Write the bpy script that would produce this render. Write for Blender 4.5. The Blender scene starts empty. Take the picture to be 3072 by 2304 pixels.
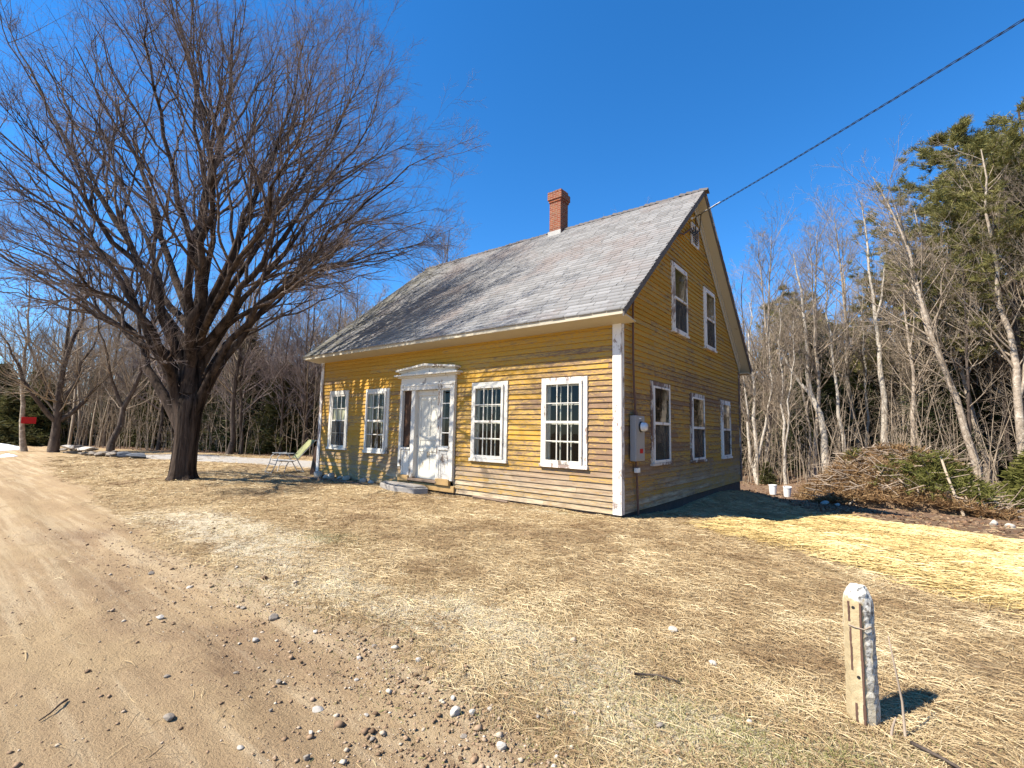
# An abandoned yellow clapboard farmhouse beside a dirt road in early spring.
import bpy, math, random
import numpy as np
from mathutils import Vector
rng = np.random.default_rng(7)
random.seed(7)
R = math.radians
scene = bpy.context.scene
COL = scene.collection
CAMPOS = (3.98, -8.407, 1.475)

# ------------------------------------------------------------------ noise
def _hash(ix, iy, seed):
    n = (ix * 374761393 + iy * 668265263 + seed * 974711) & 0x7fffffff
    n = ((n ^ (n >> 13)) * 1274126177) & 0x7fffffff
    n = n ^ (n >> 16)
    return (n & 0xffff) / 65535.0

def vnoise(x, y, seed=0):
    x = np.asarray(x, float); y = np.asarray(y, float)
    ix = np.floor(x).astype(np.int64); iy = np.floor(y).astype(np.int64)
    fx = x - ix; fy = y - iy
    fx = fx * fx * (3 - 2 * fx); fy = fy * fy * (3 - 2 * fy)
    a = _hash(ix, iy, seed); b = _hash(ix + 1, iy, seed)
    c = _hash(ix, iy + 1, seed); d = _hash(ix + 1, iy + 1, seed)
    return (a + (b - a) * fx) * (1 - fy) + (c + (d - c) * fx) * fy

def fbm(x, y, seed=0, octaves=4):
    s = 0; a = .5; t = 0
    for o in range(octaves):
        s = s + a * vnoise(np.asarray(x) * 2 ** o + 17.3 * o, np.asarray(y) * 2 ** o - 9.1 * o, seed + o)
        t += a; a *= .5
    return s / t - .5

def sstep(a, b, x):
    t = np.clip((np.asarray(x, float) - a) / (b - a), 0, 1)
    return t * t * (3 - 2 * t)

# ------------------------------------------------------------------ tagging and mesh helpers
def tag(o, label=None, cat=None, group=None, kind=None):
    if label: o['label'] = label
    if cat: o['category'] = cat
    if group: o['group'] = group
    if kind: o['kind'] = kind
    return o

def empty(name, loc=(0, 0, 0), rz=0):
    o = bpy.data.objects.new(name, None); COL.objects.link(o)
    o.location = loc; o.rotation_euler = (0, 0, rz); o.empty_display_size = .2
    return o

def link(name, me, parent=None, loc=None):
    o = bpy.data.objects.new(name, me); COL.objects.link(o)
    if parent: o.parent = parent
    if loc is not None: o.location = loc
    return o

def np_mesh(name, V, F, mat, smooth=False, attrs=None):
    """mesh from a vertex array and a quad (or triangle) index array"""
    me = bpy.data.meshes.new(name)
    V = np.asarray(V, np.float32); F = np.asarray(F, np.int32)
    k = F.shape[1]
    me.vertices.add(len(V)); me.vertices.foreach_set('co', V.ravel())
    me.loops.add(F.size); me.loops.foreach_set('vertex_index', F.ravel())
    me.polygons.add(len(F)); me.polygons.foreach_set('loop_start', np.arange(0, F.size, k, dtype=np.int32))
    me.update(calc_edges=True)
    if smooth: me.polygons.foreach_set('use_smooth', np.ones(len(F), bool))
    for an, av in (attrs or {}).items():
        a = me.attributes.new(an, 'FLOAT', 'POINT'); a.data.foreach_set('value', np.asarray(av, np.float32).ravel())
    if mat: me.materials.append(mat)
    me.validate()
    return me

class MB:
    """collects boxes, prisms and tubes into one mesh"""
    def __init__(s): s.v = []; s.f = []; s.m = []
    def quad(s, a, b, c, d, mi=0):
        n = len(s.v); s.v += [a, b, c, d]; s.f.append((n, n + 1, n + 2, n + 3)); s.m.append(mi)
    def poly(s, pts, mi=0):
        n = len(s.v); s.v += list(pts); s.f.append(tuple(range(n, n + len(pts)))); s.m.append(mi)
    def box(s, x0, x1, y0, y1, z0, z1, mi=0):
        n = len(s.v)
        s.v += [(x0, y0, z0), (x1, y0, z0), (x1, y1, z0), (x0, y1, z0), (x0, y0, z1), (x1, y0, z1), (x1, y1, z1), (x0, y1, z1)]
        for q in ((0, 3, 2, 1), (4, 5, 6, 7), (0, 1, 5, 4), (1, 2, 6, 5), (2, 3, 7, 6), (3, 0, 4, 7)):
            s.f.append(tuple(n + i for i in q)); s.m.append(mi)
    def prism(s, pts, off, mi=0):
        """closed polygon pts swept by the vector off"""
        n = len(s.v); k = len(pts)
        s.v += list(pts) + [tuple(p[i] + off[i] for i in range(3)) for p in pts]
        s.f.append(tuple(range(n + k - 1, n - 1, -1))); s.m.append(mi)
        s.f.append(tuple(range(n + k, n + 2 * k))); s.m.append(mi)
        for i in range(k):
            j = (i + 1) % k
            s.f.append((n + i, n + j, n + k + j, n + k + i)); s.m.append(mi)
    def tube(s, pts, rad, k=8, mi=0):
        V, F = tubes([(np.array(pts, float), np.full(len(pts), rad) if np.isscalar(rad) else np.array(rad, float))], k, cap=True)
        n = len(s.v); s.v += [tuple(p) for p in V]; s.f += [tuple(int(i) + n for i in q) for q in F]; s.m += [mi] * len(F)
        for base in (0, (len(pts) - 1) * k):
            s.f.append(tuple(n + base + i for i in range(k))); s.m.append(mi)
    def lathe(s, c, prof, k=20, mi=0):
        n = len(s.v)
        for r, z in prof:
            for i in range(k):
                a = 2 * math.pi * i / k
                s.v.append((c[0] + r * math.cos(a), c[1] + r * math.sin(a), c[2] + z))
        for j in range(len(prof) - 1):
            for i in range(k):
                s.f.append((n + j * k + i, n + j * k + (i + 1) % k, n + (j + 1) * k + (i + 1) % k, n + (j + 1) * k + i)); s.m.append(mi)
    def build(s, name, mats, parent=None, smooth=False, loc=None, bevel=0):
        me = bpy.data.meshes.new(name)
        me.from_pydata([tuple(map(float, p)) for p in s.v], [], s.f)
        for m in (mats if isinstance(mats, (list, tuple)) else [mats]): me.materials.append(m)
        me.polygons.foreach_set('material_index', s.m)
        if smooth: me.polygons.foreach_set('use_smooth', [True] * len(s.f))
        me.update()
        o = link(name, me, parent, loc)
        if bevel:
            md = o.modifiers.new('bevel', 'BEVEL'); md.width = bevel; md.segments = 1; md.limit_method = 'ANGLE'
        return o

def tubes(polys, k=4, cap=False):
    """tapered tubes round many polylines at once; polys = [(pts Nx3, radii N)]"""
    by = {}
    for p, r in polys: by.setdefault(len(p), []).append((p, r))
    VV = []; FF = []; n0 = 0
    for N, L in by.items():
        V, F = tube_batch(np.stack([a for a, _ in L]), np.stack([b for _, b in L]), k)
        VV.append(V); FF.append(F + n0); n0 += len(V)
    return np.concatenate(VV), np.concatenate(FF)

def tube_batch(P, Rr, k):
    M, N, _ = P.shape
    T = np.gradient(P, axis=1); T /= np.linalg.norm(T, axis=2, keepdims=True) + 1e-9
    mean = np.abs(T.mean(axis=1)); ref = np.zeros((M, 3)); ref[np.arange(M), mean.argmin(axis=1)] = 1
    A = np.cross(T, ref[:, None, :]); A /= np.linalg.norm(A, axis=2, keepdims=True) + 1e-9
    B = np.cross(T, A)
    ang = np.arange(k) * 2 * math.pi / k
    V = P[:, :, None, :] + Rr[:, :, None, None] * (A[:, :, None, :] * np.cos(ang)[None, None, :, None] + B[:, :, None, :] * np.sin(ang)[None, None, :, None])
    idx = np.arange(M * N * k).reshape(M, N, k)
    a = idx[:, :-1, :]; b = np.roll(a, -1, axis=2); d = idx[:, 1:, :]; c = np.roll(d, -1, axis=2)
    F = np.stack([a, b, c, d], axis=-1).reshape(-1, 4)
    return V.reshape(-1, 3), F

def copy_tree(o, parent=None):
    c = o.copy(); COL.objects.link(c)
    if parent: c.parent = parent
    for ch in list(o.children): copy_tree(ch, c)
    return c

# ------------------------------------------------------------------ materials
class NT:
    def __init__(s, name, rough=.85, spec=.2):
        s.mat = bpy.data.materials.new(name); s.mat.use_nodes = True
        s.t = s.mat.node_tree; s.b = s.t.nodes['Principled BSDF']; s.out = s.t.nodes['Material Output']
        s.b.inputs['Roughness'].default_value = rough
        s.b.inputs['Specular IOR Level'].default_value = spec
    def set(s, node, i, v):
        if isinstance(v, bpy.types.NodeSocket): s.t.links.new(v, node.inputs[i])
        else:
            if isinstance(v, tuple) and len(v) == 3 and node.inputs[i].type == 'RGBA': v = (*v, 1)
            node.inputs[i].default_value = v
    def n(s, typ, ins=None, **props):
        nd = s.t.nodes.new('ShaderNode' + typ)
        for k_, v in props.items(): setattr(nd, k_, v)
        for i, v in (ins or {}).items(): s.set(nd, i, v)
        return nd
    def pos(s, scale=(1, 1, 1), kind='Object', rot=(0, 0, 0)):
        tc = s.n('TexCoord')
        return s.n('Mapping', {'Vector': tc.outputs[kind], 'Scale': scale, 'Rotation': rot}).outputs[0]
    def noise(s, scale, vec=None, detail=4, rough=.6, dist=0):
        return s.n('TexNoise', {'Vector': vec if vec is not None else s.pos(), 'Scale': scale, 'Detail': detail, 'Roughness': rough, 'Distortion': dist}).outputs[0]
    def ramp(s, f, stops):
        nd = s.n('ValToRGB', {0: f}); e = nd.color_ramp.elements
        while len(e) < len(stops): e.new(.5)
        for el, (p, c) in zip(e, stops):
            el.position = p; el.color = (c, c, c, 1) if not isinstance(c, tuple) else (*c, 1)
        return nd.outputs[0]
    def mix(s, f, a, b, blend='MIX'):
        nd = s.n('Mix', data_type='RGBA', blend_type=blend)
        s.set(nd, 0, f); s.set(nd, 6, a); s.set(nd, 7, b)
        return nd.outputs[2]
    def math(s, op, a, b=0., clamp=False):
        return s.n('Math', {0: a, 1: b}, operation=op, use_clamp=clamp).outputs[0]
    def attr(s, name): return s.n('Attribute', attribute_name=name).outputs['Fac']
    def sep(s, vec): return s.n('SeparateXYZ', {0: vec}).outputs
    def bump(s, h, strength=.5, dist=.01):
        s.set(s.b, 'Normal', s.n('Bump', {'Strength': strength, 'Distance': dist, 'Height': h}).outputs[0])
    def color(s, c): s.set(s.b, 'Base Color', c); return s
    def rnd(s): return s.n('ObjectInfo').outputs['Random']

MAT = {}
def paint(name, c1, c2, wood, amount, rough=.7, sc=1.0):
    """old house paint with flaking patches of bare wood"""
    t = NT(name, rough)
    a = t.noise(6 * sc, t.pos((1, 1, .35)), 6, .7)
    fine = t.noise(40, None, 3, .7)
    big = t.noise(.9 * sc, None, 3)
    f = t.math('ADD', t.math('MULTIPLY', a, .7), t.math('MULTIPLY', big, .4))
    f = t.math('ADD', f, t.math('MULTIPLY', fine, .12))
    m = t.ramp(f, [(amount, 1.), (amount + .035, 0.)])
    base = t.mix(fine, c1, c2)
    t.color(t.mix(m, base, t.mix(t.noise(25, t.pos((1, 1, .1))), wood, tuple(.55 * q for q in wood))))
    t.bump(t.math('SUBTRACT', t.math('MULTIPLY', fine, .3), m), .35, .004)
    MAT[name] = t.mat
    return t.mat

def plain(name, c, rough=.8, var=.35, scale=8, spec=.2, metal=0):
    t = NT(name, rough, spec); t.b.inputs['Metallic'].default_value = metal
    n1 = t.noise(scale, None, 5, .65)
    t.color(t.mix(n1, tuple(q * (1 - var) for q in c), tuple(q * (1 + var) for q in c)))
    t.bump(n1, .3, .01)
    MAT[name] = t.mat
    return t.mat

def clapboard():
    t = NT('yellow_clapboard', .75)
    p = t.pos(); x, y, z = t.sep(p)
    board = t.attr('board')
    streak = t.noise(5, t.pos((.8, .8, 9)), 6, .72, .4)
    blot = t.noise(.55, None, 4, .6)
    fine = t.noise(38, t.pos((.35, .35, 1.6)), 5, .75)
    # bare wood gains low on the walls and near the weather corner
    low = t.n('MapRange', {0: z, 1: 1.25, 2: -.05, 3: 0., 4: .115}).outputs[0]
    low = t.math('MULTIPLY', low, t.n('MapRange', {0: y, 1: .2, 2: .8, 3: 1., 4: .45}).outputs[0])
    cor = t.n('MapRange', {0: x, 1: -3.2, 2: -.2, 3: 0., 4: .085}).outputs[0]
    sheltered = t.n('MapRange', {0: z, 1: 2.7, 2: 3.5, 3: 0., 4: .10}).outputs[0]  # paint stays more intact under the eave
    w = t.math('ADD', t.math('ADD', t.math('MULTIPLY', streak, .78), t.math('MULTIPLY', blot, .28)), t.math('ADD', low, cor))
    w = t.math('ADD', w, t.math('MULTIPLY', t.math('SUBTRACT', fine, .5), .5))
    w = t.math('ADD', w, t.math('MULTIPLY', t.math('SUBTRACT', board, .5), .16))
    w = t.math('SUBTRACT', w, sheltered)
    w = t.math('SUBTRACT', w, t.n('MapRange', {0: y, 1: .2, 2: .8, 3: 0., 4: .035}).outputs[0])
    bare = t.ramp(w, [(.575, 0.), (.625, 1.)])
    thin = t.ramp(w, [(.46, 0.), (.59, 1.)])
    yel = t.mix(board, (.47, .25, .025), (.59, .345, .052))
    yel = t.mix(t.math('MULTIPLY', fine, .6), yel, (.31, .155, .02))
    yel = t.mix(t.ramp(fine, [(.54, 0.), (.66, .75)]), yel, (.15, .07, .02))
    old = t.mix(fine, (.20, .11, .045), (.48, .345, .135))
    wood = t.mix(t.noise(14, t.pos((.3, .3, 6)), 4), (.11, .055, .03), (.29, .19, .115))
    hi = t.n('MapRange', {0: z, 1: .9, 2: .1, 3: 0., 4: .75}).outputs[0]
    wood = t.mix(hi, wood, t.mix(t.ramp(t.noise(2.6, t.pos((.5, .5, 5)), 6, .78), [(.34, 0.), (.60, 1.)]), (.14, .092, .058), t.mix(board, (.40, .31, .18), (.60, .50, .335))))
    c = t.mix(thin, yel, old)
    t.color(t.mix(bare, c, wood))
    t.bump(t.math('SUBTRACT', t.math('MULTIPLY', fine, .5), bare), .45, .004)
    MAT['clap'] = t.mat
clapboard()

def shingle():
    t = NT('grey_asphalt_shingle', .92)
    board = t.attr('board')
    v = t.attr('u')
    n1 = t.noise(60, None, 4, .7); n2 = t.noise(.7, None, 5, .65); n3 = t.noise(3, t.pos((1, 2, 2)), 5, .7)
    c = t.mix(board, (.18, .176, .172), (.28, .275, .27))
    c = t.mix(t.math('MULTIPLY', n1, .5), c, (.125, .12, .118))
    c = t.mix(t.ramp(n2, [(.50, 0.), (.66, .55)]), c, (.20, .16, .145))
    x, y, z = t.sep(t.pos())
    left = t.n('MapRange', {0: x, 1: -7.0, 2: -10.6, 3: 0., 4: .30}).outputs[0]
    lich = t.ramp(t.math('ADD', n3, left), [(.70, 0.), (.80, .7)])
    c = t.mix(lich, c, (.12, .11, .075))
    t.color(c); t.bump(n1, .5, .004)
    MAT['shingle'] = t.mat
shingle()

paint('white_paint', (.64, .61, .54), (.54, .50, .42), (.26, .20, .15), .505)
paint('white_peeling', (.74, .70, .64), (.62, .56, .49), (.36, .27, .22), .535)
paint('cream_paint', (.47, .42, .32), (.40, .345, .25), (.20, .15, .105), .42)
paint('mauve_peeling', (.58, .54, .48), (.45, .40, .36), (.20, .13, .10), .62)
paint('door_white', (.64, .61, .52), (.54, .50, .40), (.38, .31, .21), .50)
paint('yellow_sill', (.40, .26, .11), (.32, .20, .08), (.36, .24, .14), .48)
plain('rake_grey', (.11, .098, .09), .85, .4, 12)
plain('old_wood', (.17, .12, .085), .85, .5, 9)
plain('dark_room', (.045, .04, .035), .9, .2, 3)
plain('foundation_stone', (.075, .066, .06), .9, .5, 5)
plain('meter_grey', (.27, .26, .25), .5, .1, 10, .4)
plain('dial_glass', (.55, .56, .57), .15, .2, 8, .6)
plain('black_plastic', (.015, .014, .014), .5, .2, 20, .4)
plain('conduit_brown', (.13, .07, .05), .6, .4, 14)
plain('red_paint', (.42, .012, .012), .6, .2, 8)
plain('white_plastic', (.75, .74, .70), .45, .1, 6, .4)
plain('paper', (.62, .55, .36), .9, .2, 6)
plain('dark_panel', (.055, .028, .015), .6, .6, 7)
plain('bare_metal', (.30, .29, .27), .45, .3, 10, .5, .4)
plain('sling_green', (.24, .24, .11), .8, .3, 6)
plain('snow', (.85, .87, .90), .6, .05, 4)
plain('stone_pale', (.42, .38, .32), .9, .35, 14)
plain('stone_grey', (.23, .195, .155), .9, .45, 8)
plain('stone_blue', (.10, .11, .125), .85, .45, 8)
plain('step_stone', (.27, .245, .215), .9, .3, 7)
plain('needle_litter', (.15, .098, .058), .95, .5, 9)
plain('mound_earth', (.12, .075, .045), .95, .5, 5)
plain('pole_wood', (.36, .285, .205), .85, .4, 14)
plain('twig_wood', (.29, .225, .165), .85, .35, 9)
plain('birch_log', (.52, .46, .38), .8, .35, 10)

def glass(name, refl):
    t = NT(name, .03)
    fr = t.n('Fresnel', {'IOR': 1.55}).outputs[0]
    wob = t.n('Bump', {'Strength': .06, 'Distance': .02, 'Height': t.noise(3.5, None, 2)}).outputs[0]
    tr = t.n('BsdfTransparent', {0: (.82, .85, .83)}); gl = t.n('BsdfGlossy', {0: (.95, .95, .95), 'Roughness': .02, 'Normal': wob})
    f = t.math('ADD', t.math('MULTIPLY', fr, refl), .01)
    mx = t.n('MixShader', {0: f, 1: tr.outputs[0], 2: gl.outputs[0]})
    t.t.links.new(mx.outputs[0], t.out.inputs[0]); MAT[name] = t.mat
glass('glass', 1.25); glass('low_reflect_glass', .22)  # weak reflection darkens the front panes in place of mirrored trees

def screen():
    t = NT('insect_screen', .8)
    tr = t.n('BsdfTransparent', {0: (1, 1, 1)}); t.color((.05, .05, .05))
    mx = t.n('MixShader', {0: .6, 1: tr.outputs[0], 2: t.b.outputs[0]})
    t.t.links.new(mx.outputs[0], t.out.inputs[0]); MAT['screen'] = t.mat
screen()

def brick():
    t = NT('chimney_brick', .9)
    p = t.pos(); x, y, z = t.sep(p)
    u = t.math('ADD', x, y)
    vec = t.n('CombineXYZ', {0: u, 1: z}).outputs[0]
    b = t.n('TexBrick', {'Vector': vec, 'Color1': (.18, .038, .018, 1), 'Color2': (.26, .078, .033, 1), 'Mortar': (.28, .21, .155, 1), 'Scale': 1., 'Mortar Size': .007, 'Brick Width': .205, 'Row Height': .068, 'Bias': 0.})
    n1 = t.noise(9, None, 5, .7)
    t.color(t.mix(t.ramp(n1, [(.5, 0.), (.68, .7)]), b.outputs[0], (.16, .11, .07)))
    t.bump(t.math('ADD', t.math('MULTIPLY', b.outputs[1], -1.), n1), .6, .01); MAT['brick'] = t.mat
brick()

def bark(name, c1, c2, patch, thr, rough_scale=9, stretch=.18):
    t = NT(name, .92, .1)
    n1 = t.noise(rough_scale, t.pos((1, 1, stretch)), 6, .7, .3)
    n2 = t.noise(5, None, 5, .7)
    c = t.mix(t.ramp(n1, [(.36, 0.), (.64, 1.)]), c1, c2)
    t.color(t.mix(t.ramp(n2, [(thr, 0.), (thr + .06, 1.)]), c, patch))
    t.bump(n1, .9, .03); MAT[name] = t.mat
bark('maple_bark', (.006, .004, .003), (.082, .058, .043), (.15, .12, .095), .65, 7, .12)
bark('maple_twig', (.15, .118, .108), (.29, .232, .21), (.33, .27, .24), .6)
bark('maple_branch', (.04, .028, .022), (.14, .105, .085), (.22, .185, .15), .6, 14, .5)
bark('grey_bark', (.19, .15, .11), (.42, .345, .265), (.50, .44, .35), .56, 6, .8)
bark('pale_bark', (.34, .30, .24), (.52, .46, .38), (.20, .15, .11), .62, 7, 1.5)
bark('brown_bark', (.045, .033, .027), (.125, .096, .075), (.20, .175, .14), .60, 6, .3)
bark('brush_bark', (.19, .145, .10), (.36, .29, .215), (.38, .32, .25), .6, 6, .4)

def foliage(name, c1, c2, c3, transl=.25):
    t = NT(name, .7, .15)
    r = t.attr('rnd')
    c = t.ramp(r, [(0., c1), (.55, c2), (1., c3)])
    t.color(c)
    tl = t.n('BsdfTranslucent', {0: c}); mx = t.n('MixShader', {0: transl, 1: t.b.outputs[0], 2: tl.outputs[0]})
    t.t.links.new(mx.outputs[0], t.out.inputs[0]); MAT[name] = t.mat
foliage('pine_needles', (.075, .078, .024), (.20, .185, .06), (.36, .31, .12))
foliage('hemlock_needles', (.018, .026, .009), (.04, .05, .016), (.085, .085, .03))
foliage('olive_needles', (.04, .045, .015), (.085, .085, .03), (.15, .125, .055))
foliage('bough_green', (.055, .06, .014), (.125, .125, .03), (.22, .20, .06))
foliage('dead_needles', (.13, .07, .03), (.25, .15, .07), (.38, .27, .14))
foliage('dry_grass', (.23, .148, .074), (.44, .322, .17), (.65, .53, .32), .15)
foliage('straw', (.38, .255, .095), (.60, .455, .195), (.76, .63, .34), .12)
foliage('moss_grass', (.11, .12, .03), (.26, .24, .09), (.50, .43, .25), .15)
foliage('dead_leaves', (.12, .06, .03), (.22, .13, .075), (.34, .23, .14), .1)

def concrete():
    t = NT('old_concrete', .9)
    x, y, z = t.sep(t.pos())
    n1 = t.noise(18, None, 6, .7); n2 = t.noise(45, None, 4, .7); n3 = t.noise(4, t.pos((3, 3, .6)), 4)
    c = t.mix(n1, (.30, .225, .12), (.46, .37, .22))
    ed_ = t.n('MapRange', {0: t.math('ADD', x, t.math('MULTIPLY', n1, .02)), 1: .046, 2: .054}).outputs[0]
    c = t.mix(ed_, c, t.mix(t.ramp(n2, [(.38, 0.), (.55, 1.)]), (.13, .115, .095), (.50, .475, .42)))
    c = t.mix(t.ramp(n3, [(.52, 0.), (.62, .7)]), c, (.50, .42, .28))
    top = t.math('ADD', z, t.math('MULTIPLY', n1, .12))
    c = t.mix(t.ramp(top, [(.735, 0.), (.75, 1.)]), c, t.mix(t.ramp(n2, [(.35, 0.), (.5, 1.)]), (.16, .145, .12), (.58, .555, .49)))
    t.color(c); t.bump(t.math('ADD', n1, t.math('MULTIPLY', n2, .6)), .8, .008); MAT['concrete'] = t.mat
concrete()
plain('rust_brown', (.10, .055, .04), .9, .5, 20)

def ground():
    t = NT('field_ground', .95, .1)
    road, white, straw, litter, gravel, moss = [t.attr(a) for a in ('road', 'white', 'straw', 'litter', 'gravel', 'moss')]
    damp = t.attr('damp')
    p = t.pos()
    n_f = t.noise(55, None, 5, .75); n_m = t.noise(7, None, 5, .7); n_l = t.noise(1.1, None, 4, .6); n_g = t.noise(160, None, 3, .7)
    th = t.noise(34, t.pos((.5, 1.6, 1), rot=(0, 0, R(-38))), 5, .75, .6)
    grass = t.mix(th, (.20, .125, .064), (.53, .405, .23))
    grass = t.mix(t.ramp(n_m, [(.48, 0.), (.66, .45)]), grass, (.30, .19, .115))
    grass = t.mix(t.ramp(n_l, [(.45, 0.), (.7, .5)]), grass, (.46, .34, .18))
    wc = t.mix(t.ramp(n_f, [(.36, 0.), (.56, 1.)]), (.32, .25, .16), (.66, .575, .41))
    rc = t.mix(n_m, (.28, .19, .104), (.44, .312, .182))
    tr_ = t.noise(2.2, t.pos((.12, 2.2, 1)), 5, .65)
    rc = t.mix(t.ramp(tr_, [(.50, 0.), (.60, .75)]), rc, (.53, .41, .26))
    rc = t.mix(t.ramp(tr_, [(.30, .55), (.46, 0.)]), rc, (.21, .13, .068))
    rc = t.mix(t.math('MULTIPLY', n_g, .5), rc, (.36, .26, .145))
    rc = t.mix(t.ramp(n_f, [(.56, 0.), (.70, .65)]), rc, (.20, .12, .07))
    rc = t.mix(t.ramp(n_l, [(.46, 0.), (.62, .45)]), rc, (.44, .32, .175))
    dm = t.n('MapRange', {0: t.math('ADD', damp, t.math('MULTIPLY', t.math('SUBTRACT', n_f, .5), 1.7)), 1: .35, 2: .9, 4: .75}).outputs[0]
    rc = t.mix(dm, rc, t.mix(n_f, (.12, .07, .04), (.27, .175, .105)))
    lc = t.mix(n_f, (.085, .05, .03), (.26, .175, .115))
    gc = t.mix(n_f, (.28, .255, .22), (.48, .45, .405))
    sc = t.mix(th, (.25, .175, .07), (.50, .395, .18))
    mc = t.mix(n_f, (.14, .13, .05), (.42, .37, .21))
    jit = t.math('MULTIPLY', t.math('SUBTRACT', n_f, .5), .9)
    jit2 = t.math('MULTIPLY', t.math('SUBTRACT', n_m, .5), .9)
    def mask(a, lo=.35, hi=.65):
        return t.n('MapRange', {0: t.math('ADD', t.math('ADD', a, jit), jit2), 1: lo, 2: hi}).outputs[0]
    c = t.mix(mask(litter), grass, lc)
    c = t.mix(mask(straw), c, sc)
    c = t.mix(mask(gravel), c, gc)
    c = t.mix(mask(moss), c, mc)
    c = t.mix(mask(road), c, rc)
    c = t.mix(mask(white, .35, .75), c, wc)
    t.color(c)
    h = t.math('ADD', t.math('MULTIPLY', n_f, .75), t.math('ADD', t.math('MULTIPLY', n_m, .8), t.math('MULTIPLY', n_g, .22)))
    t.bump(h, 1.0, .035)
    MAT['ground'] = t.mat
ground()

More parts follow.
